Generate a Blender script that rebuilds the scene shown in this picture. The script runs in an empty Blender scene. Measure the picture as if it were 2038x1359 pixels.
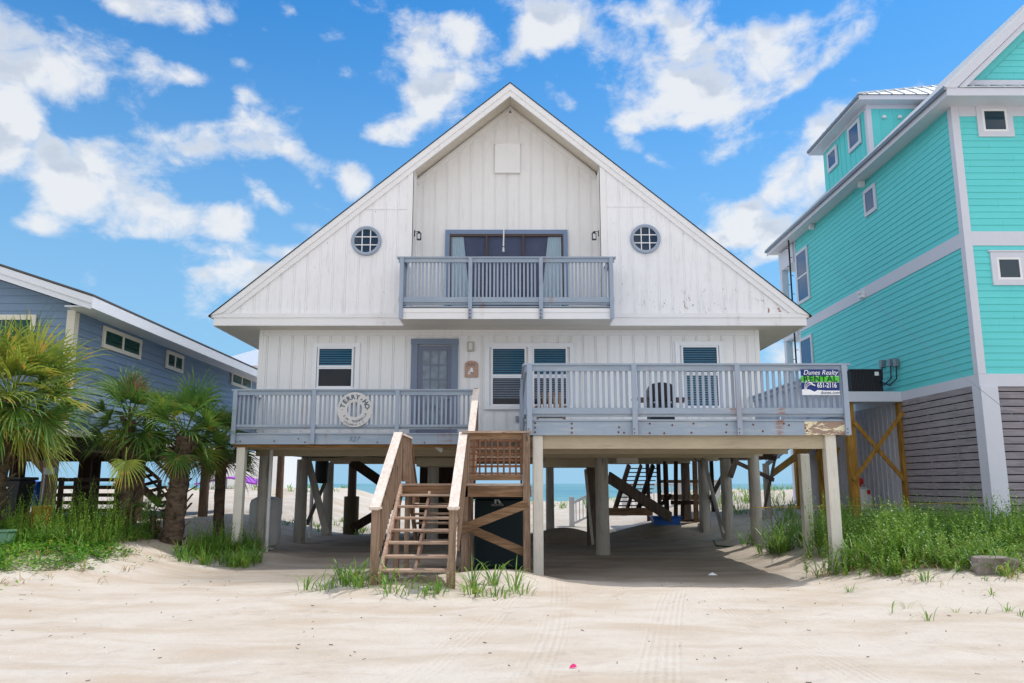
import bpy, bmesh, math, random
from mathutils import Vector, Matrix, noise
random.seed(7)
scene = bpy.context.scene
C = scene.collection
R = math.radians
PI = math.pi

# ---------------------------------------------------------------- camera
F = 1585.0; CX = 1019.0; CY = 679.5; PITCH = 10.12; HC = 1.55
cam_d = bpy.data.cameras.new('camera'); cam = bpy.data.objects.new('camera', cam_d); C.objects.link(cam)
cam.location = (0, 0, HC); cam.rotation_euler = (R(90 + PITCH), 0, 0)
cam_d.sensor_width = 36; cam_d.lens = F / 2038 * 36; cam_d.clip_start = 0.1; cam_d.clip_end = 20000
scene.camera = cam
ct, st = math.cos(R(PITCH)), math.sin(R(PITCH))
def ray(px, py):
    u = (px - CX) / F; v = (CY - py) / F
    return Vector((u, ct - v * st, st + v * ct))
def P(px, py, Y):                       # point on the ray through a pixel at the distance Y
    d = ray(px, py); return Vector((d.x / d.y * Y, Y, HC + d.z / d.y * Y))
def zP(py, Y): return P(CX, py, Y).z
def xP(px, py, Y): return P(px, py, Y).x

# ---------------------------------------------------------------- light
SUN = Vector((0.45, 0.25, 1.0)).normalized()
sd = bpy.data.lights.new('sun', 'SUN'); sd.energy = 3.0; sd.angle = R(0.5); sd.color = (1.0, 0.955, 0.89)
so = bpy.data.objects.new('sun', sd); C.objects.link(so)
so.rotation_euler = SUN.to_track_quat('Z', 'Y').to_euler()
scene.view_settings.view_transform = 'Standard'; scene.view_settings.look = 'None'
scene.view_settings.gamma = 1; scene.view_settings.exposure = -0.10

w = bpy.data.worlds.new('World'); scene.world = w; w.use_nodes = True
nt = w.node_tree; nt.nodes.clear()
def N(nt, typ, **kw):
    n = nt.nodes.new(typ)
    for k, v in kw.items():
        if k.startswith('i_'):
            key = k[2:]
            n.inputs[int(key) if key.isdigit() else key].default_value = v
        else: setattr(n, k, v)
    return n
def L(nt, a, b): nt.links.new(a, b)
def M(nt, op, a, b=None, c=None, clamp=False):
    n = nt.nodes.new('ShaderNodeMath'); n.operation = op; n.use_clamp = clamp
    for i, x in enumerate((a, b, c)):
        if x is None: continue
        if isinstance(x, (int, float)): n.inputs[i].default_value = x
        else: nt.links.new(x, n.inputs[i])
    return n.outputs[0]
def MIX(nt, fac, a, b, mode='MIX'):
    n = nt.nodes.new('ShaderNodeMix'); n.data_type = 'RGBA'; n.blend_type = mode
    for sock, x in ((n.inputs[0], fac), (n.inputs[6], a), (n.inputs[7], b)):
        if isinstance(x, (int, float)): sock.default_value = x
        elif isinstance(x, tuple): sock.default_value = (x + (1,))[:4]
        else: nt.links.new(x, sock)
    return n.outputs[2]
def RAMP(nt, fac, lo, hi, smooth=True):
    n = nt.nodes.new('ShaderNodeMapRange'); n.interpolation_type = 'SMOOTHSTEP' if smooth else 'LINEAR'
    nt.links.new(fac, n.inputs[0]); n.inputs[1].default_value = lo; n.inputs[2].default_value = hi
    return n.outputs[0]

sky = N(nt, 'ShaderNodeTexSky', sky_type='NISHITA', sun_disc=False, sun_elevation=R(63), sun_rotation=R(61))
sky.ozone_density = 3.0; sky.dust_density = 0.6; sky.air_density = 1.0
hs = N(nt, 'ShaderNodeHueSaturation', i_Saturation=1.25, i_Value=1.0); hs.inputs['Hue'].default_value = 0.492
L(nt, sky.outputs[0], hs.inputs['Color'])
SKY_S = 0.14
skyc = MIX(nt, 1.0, hs.outputs[0], (SKY_S * .48, SKY_S * 1.07, SKY_S * 1.36), 'MULTIPLY')
tc = N(nt, 'ShaderNodeTexCoord')
sep = N(nt, 'ShaderNodeSeparateXYZ'); L(nt, tc.outputs['Generated'], sep.inputs[0])
az = M(nt, 'ARCTAN2', sep.outputs[0], sep.outputs[1]); el = M(nt, 'ARCSINE', sep.outputs[2])
comb = N(nt, 'ShaderNodeCombineXYZ'); L(nt, az, comb.inputs[0]); L(nt, el, comb.inputs[1])
# cloud masses: where they stand in the sky (azimuth, elevation), broken up by noise
blobs = [(90,125,190,80,0,1.1),(0,50,70,60,0,.9),(345,18,140,48,0,1),(210,0,130,25,0,.7),(45,275,110,62,-10,1.1),(20,225,70,40,0,.8),
 (180,335,150,62,0,1),(130,415,130,66,0,1),(260,400,120,55,0,.9),(335,290,130,45,12,1.1),(450,265,120,42,5,1),(570,300,110,38,-22,1),
 (350,448,140,46,0,.95),(290,440,95,42,0,.8),(445,432,62,36,0,1),(545,405,62,26,-35,.9),(382,152,56,24,0,.85),(300,118,34,20,0,.6),(577,22,36,32,0,.65),
 (470,565,105,48,28,1.1),(385,535,60,22,0,.8),(525,545,70,22,0,.9),(700,340,46,26,0,.9),(716,375,36,22,20,.9),(480,120,36,24,0,.55),
 (865,120,110,76,0,1.15),(845,215,84,60,40,1.0),(765,268,70,34,0,.95),(900,60,90,40,0,.8),(1035,95,70,46,20,1.0),(800,20,60,20,0,.5),
 (1120,30,110,52,0,1),(1260,40,150,66,0,1.05),(1235,110,66,42,0,.8),(1400,150,170,84,8,1.1),(1500,110,140,76,0,1.05),(1605,95,130,62,32,1.05),
 (1330,228,130,36,16,1.1),(1715,30,90,62,45,.95),(1500,185,140,50,18,1),(1290,312,52,20,-28,.9),(1455,290,92,48,22,1.1),(1400,402,60,26,0,.9),
 (1610,300,100,66,38,1.1),(1600,382,110,54,20,1),(1500,428,130,42,14,1.1),(1560,452,100,36,30,1),(1535,505,60,22,30,.9),(1660,235,70,54,50,.95),
 (1535,690,90,70,0,.75),(560,500,60,20,0,.7),(430,505,70,18,0,.7),(620,450,36,16,0,.6),(60,450,60,24,0,.7),(660,250,34,16,0,.5),(530,60,40,18,0,.5),(1180,250,36,18,0,.5),(1450,480,50,18,0,.8),(690,150,34,14,0,.5),(480,640,60,14,0,.5),(-200,300,220,90,0,1),(-150,60,200,60,0,.9),(2200,100,200,90,20,1),(2300,400,260,70,0,1)]
def ae(px, py):
    d = ray(px, py).normalized(); return math.atan2(d.x, d.y), math.asin(d.z)
tot = None
for (bx, by, rx, ry, rot, wt) in blobs:
    a0, e0 = ae(bx, by); a1, e1 = ae(bx + rx, by); a2, e2 = ae(bx, by - ry)
    ra = max(.012, abs(a1 - a0)) * 1.42; re = max(.01, abs(e2 - e0)) * 1.42
    mp = N(nt, 'ShaderNodeMapping', vector_type='TEXTURE')
    mp.inputs['Location'].default_value = (a0, e0, 0); mp.inputs['Rotation'].default_value = (0, 0, R(rot)); mp.inputs['Scale'].default_value = (ra, re, 1)
    L(nt, comb.outputs[0], mp.inputs[0])
    g = N(nt, 'ShaderNodeTexGradient', gradient_type='SPHERICAL'); L(nt, mp.outputs[0], g.inputs[0])
    tot = M(nt, 'MULTIPLY', g.outputs['Fac'], wt) if tot is None else M(nt, 'MULTIPLY_ADD', g.outputs['Fac'], wt, tot)
def skynoise(scale, off, detail=9, rough=.6, dist=.25):
    mp = N(nt, 'ShaderNodeMapping'); mp.inputs['Location'].default_value = off; mp.inputs['Scale'].default_value = (1, 1.5, 1)
    L(nt, comb.outputs[0], mp.inputs[0])
    n = N(nt, 'ShaderNodeTexNoise', i_Scale=scale, i_Detail=detail, i_Roughness=rough, i_Distortion=dist); L(nt, mp.outputs[0], n.inputs['Vector'])
    return n.outputs[0]
n1 = skynoise(11, (3.1, 1.7, 0)); n2 = skynoise(5, (8.3, 4.2, 0), 3, .5, 0)
away_fill = RAMP(nt, M(nt, 'ABSOLUTE', az), .8, 1.3)  # out-of-view sky, where bright clouds are added to light the facade
tot = M(nt, 'ADD', M(nt, 'MINIMUM', tot, 1.0), M(nt, 'MULTIPLY', away_fill, M(nt, 'MULTIPLY', RAMP(nt, n2, .30, .45), .95)))
n5 = skynoise(34, (5.1, 2.7, 0), 6, .65, .6)
dens = M(nt, 'MULTIPLY_ADD', M(nt, 'SUBTRACT', n1, .5), 2.3, M(nt, 'MULTIPLY_ADD', M(nt, 'SUBTRACT', n5, .5), .75, M(nt, 'MULTIPLY', tot, 1.0)))
def billow(off):
    nd = N(nt, 'ShaderNodeTexNoise', i_Scale=9.0, i_Detail=3.0); L(nt, comb.outputs[0], nd.inputs['Vector'])
    mpb = N(nt, 'ShaderNodeMapping'); mpb.inputs['Location'].default_value = off; L(nt, comb.outputs[0], mpb.inputs[0])
    ad = N(nt, 'ShaderNodeVectorMath', operation='MULTIPLY_ADD'); L(nt, nd.outputs['Color'], ad.inputs[0]); ad.inputs[1].default_value = (.12, .12, 0); L(nt, mpb.outputs[0], ad.inputs[2])
    v = N(nt, 'ShaderNodeTexVoronoi', feature='F1', i_Scale=15.0); L(nt, ad.outputs[0], v.inputs['Vector']); return v.outputs['Distance']
b1 = billow((0, 0, 0)); b2_ = billow((0, -.016, 0))
dens = M(nt, 'MULTIPLY_ADD', M(nt, 'SUBTRACT', .50, b1), .95, dens)
mask = RAMP(nt, dens, .26, 1.12)
mask = M(nt, 'MULTIPLY', mask, RAMP(nt, sep.outputs[2], 0.0, 0.08))
n3 = skynoise(11, (3.1, 1.66, 0)); n4 = skynoise(7, (1, 2, 3), 5, .6, .2)
shade = M(nt, 'MULTIPLY', RAMP(nt, dens, .5, 1.3), RAMP(nt, M(nt, 'ADD', M(nt, 'MULTIPLY', M(nt, 'SUBTRACT', b1, b2_), 1.6), M(nt, 'ADD', M(nt, 'MULTIPLY', M(nt, 'SUBTRACT', n3, n1), 1.2), n4)), .42, .72))
cloudc = MIX(nt, shade, (.93, .95, .98), (.64, .71, .82))
cloudc = MIX(nt, away_fill, cloudc, (1.52, 1.48, 1.45))  # added unseen clouds are brighter than the visible ones, as fill light
hz = MIX(nt, M(nt, 'MULTIPLY', M(nt, 'SUBTRACT', 1.0, RAMP(nt, sep.outputs[2], -0.02, .62)), .95), skyc, (.37, .65, .91))
col = MIX(nt, M(nt, 'MULTIPLY', mask, .93), hz, cloudc)
bg = N(nt, 'ShaderNodeBackground'); L(nt, col, bg.inputs[0]); bg.inputs[1].default_value = 1.0
wo = N(nt, 'ShaderNodeOutputWorld'); L(nt, bg.outputs[0], wo.inputs[0])

# ---------------------------------------------------------------- materials
def srgb(r, g, b):
    f = lambda c: (c / 255 / 12.92) if c / 255 <= .04045 else ((c / 255 + .055) / 1.055) ** 2.4
    return (f(r), f(g), f(b))
def newmat(name):
    m = bpy.data.materials.new(name); m.use_nodes = True
    t = m.node_tree; b = t.nodes['Principled BSDF']
    return m, t, b
def coords(t, scale=(1, 1, 1), loc=(0, 0, 0)):
    tc = t.nodes.new('ShaderNodeTexCoord'); mp = N(t, 'ShaderNodeMapping'); mp.inputs['Scale'].default_value = scale; mp.inputs['Location'].default_value = loc
    L(t, tc.outputs['Object'], mp.inputs[0]); return mp.outputs[0]
def NOI(t, scale=(1, 1, 1), s=1.0, detail=4, rough=.55, dist=0, loc=(0, 0, 0)):
    n = N(t, 'ShaderNodeTexNoise', i_Scale=s, i_Detail=detail, i_Roughness=rough, i_Distortion=dist)
    L(t, coords(t, scale, loc), n.inputs['Vector']); return n.outputs[0]
def bump(t, b, h, strength=.3, dist=.01):
    n = N(t, 'ShaderNodeBump', i_Strength=strength, i_Distance=dist); L(t, h, n.inputs['Height']); L(t, n.outputs[0], b.inputs['Normal'])
AX = {'x': (1.2, 14, 14), 'y': (14, 1.2, 14), 'z': (14, 14, 1.2)}
def paint(name, col, rough=.55, var=.12, axis='z', dirt=None, damt=.35, grain=.25, rust=0.0, peel=None):
    m, t, b = newmat(name)
    g = NOI(t, AX[axis], 3.0, 5, .6); big = NOI(t, (1, 1, 1), 1.3, 4, .6); mid = NOI(t, AX[axis], .8, 5, .7, loc=(3, 1, 2))
    c = MIX(t, M(t, 'MULTIPLY', RAMP(t, big, .3, .75), var), col, tuple(x * .62 for x in col))
    c = MIX(t, M(t, 'MULTIPLY', RAMP(t, g, .5, .8), var * 1.6), c, tuple(x * .5 for x in col))
    if dirt: c = MIX(t, M(t, 'MULTIPLY', RAMP(t, mid, .5, .78), damt), c, dirt)
    if peel:
        pc, px0, px1, pz0, pz1, amt = peel
        pm = RAMP(t, NOI(t, (9, 9, 4.5), 1.0, 4, .75, loc=(2, 7, 1)), .60, .66)
        tc = t.nodes.new('ShaderNodeTexCoord'); sp = N(t, 'ShaderNodeSeparateXYZ'); L(t, tc.outputs['Object'], sp.inputs[0])
        zm = M(t, 'SUBTRACT', 1.0, RAMP(t, sp.outputs[2], pz0, pz1)); xm = RAMP(t, sp.outputs[0], px0, px1)
        c = MIX(t, M(t, 'MULTIPLY', M(t, 'MULTIPLY', pm, zm), M(t, 'MULTIPLY', xm, amt)), c, pc)
        fl = RAMP(t, NOI(t, (14, 14, 5), 1.0, 3, .7, loc=(5, 2, 9)), .70, .74)
        c = MIX(t, M(t, 'MULTIPLY', fl, .6), c, srgb(120, 105, 100))
    if rust > 0:
        rm = RAMP(t, NOI(t, (2.2, 2.2, .5), 1.0, 3, .6, loc=(9, 3, 4)), .60, .74)
        c = MIX(t, M(t, 'MULTIPLY', M(t, 'MULTIPLY', rm, RAMP(t, g, .35, .6)), rust), c, srgb(150, 96, 50))
    L(t, c, b.inputs['Base Color']); b.inputs['Roughness'].default_value = rough
    b.inputs['Specular IOR Level'].default_value = .3
    bump(t, b, g, grain, .006)
    return m
def timber(name, a, bcol, axis='z', rough=.8, knots=True, dist=1.2):
    m, t, b = newmat(name)
    sc = {'x': (.6, 9, 9), 'y': (9, .6, 9), 'z': (9, 9, .6)}[axis]
    n = NOI(t, sc, 2.2, 6, .65, dist); n2 = NOI(t, (1, 1, 1), 2.0, 3)
    c = MIX(t, RAMP(t, n, .35, .65), a, bcol)
    c = MIX(t, M(t, 'MULTIPLY', RAMP(t, n2, .45, .8), .35), c, tuple(x * .6 for x in bcol))
    if knots:
        v = N(t, 'ShaderNodeTexVoronoi', i_Scale=1.0); ks = {'x': (1.6, 7, 7), 'y': (7, 1.6, 7), 'z': (7, 7, 1.6)}[axis]
        L(t, coords(t, ks), v.inputs['Vector'])
        c = MIX(t, M(t, 'SUBTRACT', 1.0, RAMP(t, v.outputs['Distance'], .05, .13)), c, tuple(x * .3 for x in bcol))
    L(t, c, b.inputs['Base Color']); b.inputs['Roughness'].default_value = rough; b.inputs['Specular IOR Level'].default_value = .25
    bump(t, b, n, .35, .006); return m
def plain(name, col, rough=.5, metal=0, var=.15, s=6):
    m, t, b = newmat(name); n = NOI(t, (1, 1, 1), s, 4)
    L(t, MIX(t, M(t, 'MULTIPLY', RAMP(t, n, .3, .75), var), col, tuple(x * .45 for x in col)), b.inputs['Base Color'])
    b.inputs['Roughness'].default_value = rough; b.inputs['Metallic'].default_value = metal; b.inputs['Specular IOR Level'].default_value = .35
    bump(t, b, n, .1, .005); return m
def boardmat(name, col, pitch):
    m, t, b = newmat(name); tc = t.nodes.new('ShaderNodeTexCoord'); sp = N(t, 'ShaderNodeSeparateXYZ'); L(t, tc.outputs['Object'], sp.inputs[0])
    zi = M(t, 'FLOOR', M(t, 'DIVIDE', sp.outputs[2], pitch)); run = M(t, 'ADD', sp.outputs[0], sp.outputs[1])
    wn = N(t, 'ShaderNodeTexWhiteNoise', noise_dimensions='1D'); L(t, zi, wn.inputs['W'])
    xi = M(t, 'DIVIDE', M(t, 'MULTIPLY_ADD', wn.outputs[0], 3.6, run), 3.66); fl = M(t, 'FLOOR', xi); fr = M(t, 'ABSOLUTE', M(t, 'SUBTRACT', M(t, 'SUBTRACT', xi, fl), .5))
    w2 = N(t, 'ShaderNodeTexWhiteNoise', noise_dimensions='2D'); cb = N(t, 'ShaderNodeCombineXYZ'); L(t, fl, cb.inputs[0]); L(t, zi, cb.inputs[1]); L(t, cb.outputs[0], w2.inputs['Vector'])
    c = MIX(t, M(t, 'MULTIPLY', w2.outputs[0], .10), col, tuple(x * .55 for x in col))
    c = MIX(t, M(t, 'MULTIPLY', RAMP(t, NOI(t, (.8, .8, .8), 1.0, 5, .65), .4, .75), .12), c, tuple(min(1, x * 1.15 + .06) for x in col))
    c = MIX(t, M(t, 'MULTIPLY', RAMP(t, NOI(t, (3, 3, .5), 1.0, 4, .7, loc=(3, 2, 1)), .55, .8), .16), c, tuple(x * .6 for x in col))
    c = MIX(t, M(t, 'MULTIPLY', RAMP(t, fr, .4988, .4994), .55), c, tuple(x * .35 for x in col))
    L(t, c, b.inputs['Base Color']); b.inputs['Roughness'].default_value = .5; b.inputs['Specular IOR Level'].default_value = .35
    bump(t, b, NOI(t, (2, 2, 16), 3, 4), .12, .004); return m
def glass(name, tint, trans=.75, dark=(.01, .02, .03)):
    m, t, b = newmat(name); out = t.nodes['Material Output']
    b.inputs['Base Color'].default_value = dark + (1,); b.inputs['Roughness'].default_value = .03; b.inputs['IOR'].default_value = 1.52
    n = NOI(t, (1, 1, 1), 1.6, 2); bump(t, b, n, .04, .02)
    tr = N(t, 'ShaderNodeBsdfTransparent'); tr.inputs[0].default_value = tint + (1,)
    mx = N(t, 'ShaderNodeMixShader', i_0=trans); L(t, b.outputs[0], mx.inputs[1]); L(t, tr.outputs[0], mx.inputs[2]); L(t, mx.outputs[0], out.inputs[0])
    return m
def leafmat(name, a, b2, dead=None, damt=.2, s=3.0, transl=.35):
    m, t, b = newmat(name); out = t.nodes['Material Output']
    n = NOI(t, (1, 1, 1), s, 3, .6); n2 = NOI(t, (1, 1, 1), s * 6, 2)
    c = MIX(t, RAMP(t, n, .3, .7), a, b2)
    c = MIX(t, M(t, 'MULTIPLY', RAMP(t, n2, .5, .7), .4), c, tuple(x * 1.5 for x in a))
    if dead: c = MIX(t, M(t, 'MULTIPLY', RAMP(t, NOI(t, (1, 1, 1), s * 2.2, 3, loc=(4, 4, 4)), .55, .66), damt), c, dead)
    L(t, c, b.inputs['Base Color']); b.inputs['Roughness'].default_value = .45; b.inputs['Specular IOR Level'].default_value = .4
    tl = N(t, 'ShaderNodeBsdfTranslucent'); L(t, c, tl.inputs[0])
    mx = N(t, 'ShaderNodeMixShader', i_0=transl); L(t, b.outputs[0], mx.inputs[1]); L(t, tl.outputs[0], mx.inputs[2]); L(t, mx.outputs[0], out.inputs[0])
    return m

WHITE = srgb(246, 244, 245); BLUEG = srgb(158, 171, 188); TEAL = srgb(104, 216, 216)
m_white = paint('white_siding', WHITE, dirt=srgb(160, 160, 164), damt=.34, peel=(srgb(150, 98, 78), 1.5, 5.5, 5.95, 6.9, 1.0))
m_white2 = paint('white_wall_paint', srgb(242, 240, 238), dirt=srgb(175, 175, 175), damt=.18, var=.06)
m_trim = paint('white_trim', srgb(240, 238, 238), axis='x', var=.06, dirt=srgb(190, 185, 180), damt=.25, rust=.25)
m_soffit = paint('soffit_paint', srgb(222, 214, 200), axis='x', var=.1, dirt=srgb(175, 160, 135), damt=.35)
m_rail = paint('blue_grey_rail', BLUEG, axis='z', var=.18, dirt=srgb(185, 190, 195), damt=.35, rust=.35)
m_railx = paint('blue_grey_board', srgb(156, 170, 186), axis='x', var=.28, dirt=srgb(196, 198, 198), damt=.55, rust=.8)
m_raild = paint('blue_grey_dark', srgb(112, 130, 160), axis='z', var=.15, dirt=srgb(140, 150, 165), damt=.3)
m_peel, t, b = newmat('peeled_board')
n = NOI(t, (3.2, 3, 9), 1.0, 4, .7, .4); n2 = NOI(t, (5, 5, 5), 1.0, 3, .6, loc=(4, 1, 2)); n3 = NOI(t, (1, 14, 14), 2, 4)
c = MIX(t, RAMP(t, n, .47, .5), srgb(232, 222, 190), MIX(t, n3, srgb(176, 150, 134), srgb(140, 118, 104)))
c = MIX(t, RAMP(t, n2, .62, .68), c, srgb(150, 84, 36)); L(t, c, b.inputs['Base Color']); b.inputs['Roughness'].default_value = .8; bump(t, b, n, .6, .01)
m_post = paint('cream_post', srgb(222, 216, 204), axis='z', var=.3, dirt=srgb(150, 140, 120), damt=.45, rust=.3)
m_beam = paint('tan_beam', srgb(188, 174, 148), axis='x', var=.35, dirt=srgb(130, 115, 90), damt=.4)
m_pile = paint('pile_paint', srgb(186, 180, 170), axis='z', var=.45, dirt=srgb(92, 80, 68), damt=1.0, grain=.6)
m_pile2 = timber('grey_pile_wood', srgb(120, 104, 92), srgb(88, 74, 64), 'z')
m_dark = timber('dark_stained_wood', srgb(74, 58, 48), srgb(44, 34, 28), 'z')
m_woodx = timber('brown_wood_x', srgb(152, 122, 94), srgb(114, 88, 64), 'x')
m_woodz = timber('brown_wood_z', srgb(158, 134, 114), srgb(120, 98, 80), 'z')
m_woody = timber('brown_wood_y', srgb(196, 170, 152), srgb(160, 130, 110), 'y')
m_tread = timber('tread_wood', srgb(204, 180, 160), srgb(164, 138, 118), 'x')
m_handr = timber('bleached_handrail', srgb(232, 220, 210), srgb(214, 196, 182), 'y', knots=False, dist=.1)
m_yel = timber('treated_wood', srgb(178, 136, 62), srgb(140, 100, 40), 'z')
m_glass = glass('window_glass', (.34, .68, .85), .66)
m_glassd = glass('dark_glass', (.40, .50, .68), .5, (.012, .02, .035))
m_glassg = glass('green_glass', (.2, .5, .42), .4, (.02, .10, .08))
m_inner = plain('dark_interior', srgb(30, 34, 42), .9)
m_blind = plain('blind_slats', srgb(206, 214, 220), .6, var=.05)
m_curtain = plain('curtain_cloth', srgb(205, 220, 228), .8, var=.1)
m_brown = plain('brown_metal_frame', srgb(86, 66, 58), .4)
m_vinyl = plain('white_vinyl', srgb(238, 238, 240), .4, var=.04)
m_shingle = plain('dark_shingle', srgb(50, 48, 50), .9)
m_black = plain('black_metal', srgb(24, 24, 28), .4)
m_blackp = plain('black_plastic', srgb(30, 32, 36), .5)
m_teal = boardmat('teal_siding', TEAL, .185)
m_tealt = paint('teal_batten', TEAL, var=.05, grain=.05)
m_twhite = plain('teal_house_trim', srgb(214, 216, 226), .5, var=.05)
m_slat = timber('grey_slats', srgb(164, 157, 160), srgb(140, 133, 138), 'y', knots=False)
m_slatx = timber('grey_slats_front', srgb(158, 151, 156), srgb(134, 127, 134), 'x', knots=False)
m_metalroof = plain('standing_seam_metal', srgb(214, 220, 226), .4, .25, .1)
m_greymetal = plain('grey_metal', srgb(140, 145, 152), .4, .6)
m_bluewall = boardmat('blue_siding', srgb(122, 146, 174), .18)
m_btrim = plain('cream_trim', srgb(228, 222, 208), .5, var=.06)
m_tank = plain('tank_paint', srgb(206, 208, 208), .4, var=.15, s=3)
m_red = plain('red_plastic', srgb(200, 30, 30), .4)
m_bin = plain('teal_bin', srgb(16, 38, 44), .5)
m_blue = plain('blue_plastic', srgb(30, 100, 190), .4)
m_navy = plain('sign_navy', srgb(26, 48, 118), .4, var=.04)
m_green = plain('sign_green', srgb(80, 200, 50), .4, var=.04)
m_signw = plain('sign_white', srgb(238, 240, 244), .4, var=.04)
m_sgreen = plain('dark_green_letters', srgb(16, 84, 44), .5)
m_letter = plain('slate_letters', srgb(84, 98, 118), .6)
m_ring = paint('ring_board', srgb(208, 206, 204), axis='x', var=.15, dirt=srgb(150, 150, 150), damt=.3)
m_terra = plain('painted_clay', srgb(196, 160, 140), .8, var=.3, s=14)
m_ubox = plain('green_utility_box', srgb(110, 150, 120), .6)
m_rustm = plain('rusty_iron', srgb(120, 66, 34), .9, var=.5, s=30)
m_rock = plain('grey_rock', srgb(140, 130, 124), .95, var=.5, s=8)

# ---------------------------------------------------------------- mesh builder
def root_off(o):
    v = Vector((0, 0, 0))
    while o is not None: v += o.location; o = o.parent
    return v
class MB:
    def __init__(s): s.v = []; s.f = []
    def add(s, vs, fs):
        k = len(s.v); s.v.extend([Vector(x) for x in vs]); s.f.extend([tuple(i + k for i in f) for f in fs]); return s
    def box(s, x0, x1, y0, y1, z0, z1):
        if x0 > x1: x0, x1 = x1, x0
        if y0 > y1: y0, y1 = y1, y0
        if z0 > z1: z0, z1 = z1, z0
        return s.add([(x0, y0, z0), (x1, y0, z0), (x1, y1, z0), (x0, y1, z0), (x0, y0, z1), (x1, y0, z1), (x1, y1, z1), (x0, y1, z1)],
              [(0, 3, 2, 1), (4, 5, 6, 7), (0, 1, 5, 4), (1, 2, 6, 5), (2, 3, 7, 6), (3, 0, 4, 7)])
    def beam(s, p, q, w, h, up=(0, 0, 1)):       # w across, h along up
        p, q = Vector(p), Vector(q); d = (q - p).normalized(); side = d.cross(Vector(up))
        if side.length < 1e-4: side = Vector((1, 0, 0))
        side.normalize(); u = side.cross(d).normalized(); a = side * w / 2; b = u * h / 2
        return s.add([p - a - b, p + a - b, p + a + b, p - a + b, q - a - b, q + a - b, q + a + b, q - a + b],
              [(0, 1, 2, 3), (7, 6, 5, 4), (0, 4, 5, 1), (1, 5, 6, 2), (2, 6, 7, 3), (3, 7, 4, 0)])
    def cyl(s, p, q, r0, r1=None, n=14, cap=True):
        r1 = r0 if r1 is None else r1
        p, q = Vector(p), Vector(q); d = (q - p).normalized(); a = d.orthogonal().normalized(); b = d.cross(a)
        vs = []
        for c, r in ((p, r0), (q, r1)):
            for i in range(n):
                t = 2 * PI * i / n; vs.append(c + a * math.cos(t) * r + b * math.sin(t) * r)
        fs = [(i, (i + 1) % n, n + (i + 1) % n, n + i) for i in range(n)]
        if cap: fs += [tuple(range(n - 1, -1, -1)), tuple(range(n, 2 * n))]
        return s.add(vs, fs)
    def lathe(s, c, prof, n=24):
        c = Vector(c); vs = []
        for r, z in prof:
            for i in range(n):
                t = 2 * PI * i / n; vs.append(c + Vector((math.cos(t) * r, math.sin(t) * r, z)))
        fs = []
        for k in range(len(prof) - 1):
            for i in range(n): fs.append((k * n + i, k * n + (i + 1) % n, (k + 1) * n + (i + 1) % n, (k + 1) * n + i))
        return s.add(vs, fs)
    def tube(s, pts, r, n=6):
        pts = [Vector(p) for p in pts]; vs = []; fs = []
        for k, p in enumerate(pts):
            d = (pts[min(k + 1, len(pts) - 1)] - pts[max(k - 1, 0)]).normalized()
            a = d.cross(Vector((.31, .17, .93))).normalized(); b = d.cross(a)
            for i in range(n):
                t = 2 * PI * i / n; vs.append(p + a * math.cos(t) * r + b * math.sin(t) * r)
        for k in range(len(pts) - 1):
            for i in range(n): fs.append((k * n + i, k * n + (i + 1) % n, (k + 1) * n + (i + 1) % n, (k + 1) * n + i))
        fs += [tuple(range(n - 1, -1, -1)), tuple(range((len(pts) - 1) * n, len(pts) * n))]
        return s.add(vs, fs)
    def prism(s, poly, y0, y1):                   # polygon in XZ, extruded along Y
        n = len(poly); vs = [(x, y0, z) for x, z in poly] + [(x, y1, z) for x, z in poly]
        fs = [tuple(range(n)), tuple(range(2 * n - 1, n - 1, -1))] + [(i, n + i, n + (i + 1) % n, (i + 1) % n) for i in range(n)]
        return s.add(vs, fs)
    def prismx(s, poly, x0, x1):                  # polygon in YZ, extruded along X
        n = len(poly); vs = [(x0, y, z) for y, z in poly] + [(x1, y, z) for y, z in poly]
        fs = [tuple(range(n)), tuple(range(2 * n - 1, n - 1, -1))] + [(i, n + i, n + (i + 1) % n, (i + 1) % n) for i in range(n)]
        return s.add(vs, fs)
    def build(s, name, mat, parent=None, smooth=False, bevel=0):
        off = root_off(parent); me = bpy.data.meshes.new(name)
        me.from_pydata([tuple(v - off) for v in s.v], [], s.f); me.materials.append(mat)
        if smooth == True: me.shade_smooth()
        me.update()
        bm = bmesh.new(); bm.from_mesh(me); 
        if smooth != 'leaf': bmesh.ops.recalc_face_normals(bm, faces=bm.faces)
        bm.to_mesh(me); bm.free()
        if smooth == True:
            me.shade_smooth()
        o = bpy.data.objects.new(name, me); C.objects.link(o); o.parent = parent
        if bevel:
            md = o.modifiers.new('bevel', 'BEVEL'); md.width = bevel; md.segments = 2; md.limit_method = 'ANGLE'
        if smooth == True:
            try: me.set_sharp_from_angle(angle=R(40))
            except Exception: pass
        return o
def tag(o, label=None, cat=None, group=None, kind=None):
    if label: o['label'] = label
    if cat: o['category'] = cat
    if group: o['group'] = group
    if kind: o['kind'] = kind
    return o
def thing(name, loc, label, cat, group=None):
    o = bpy.data.objects.new(name, None); o.empty_display_size = .2; o.location = loc; C.objects.link(o)
    return tag(o, label, cat, group)
def B(*a): return MB().box(*a)
def copy_tree(o, loc):
    r = o.copy(); C.objects.link(r); r.location = loc
    for ch in list(o.children):
        c = ch.copy(); C.objects.link(c); c.parent = r
        for g in ch.children:
            d = g.copy(); C.objects.link(d); d.parent = c
    return r
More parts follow.
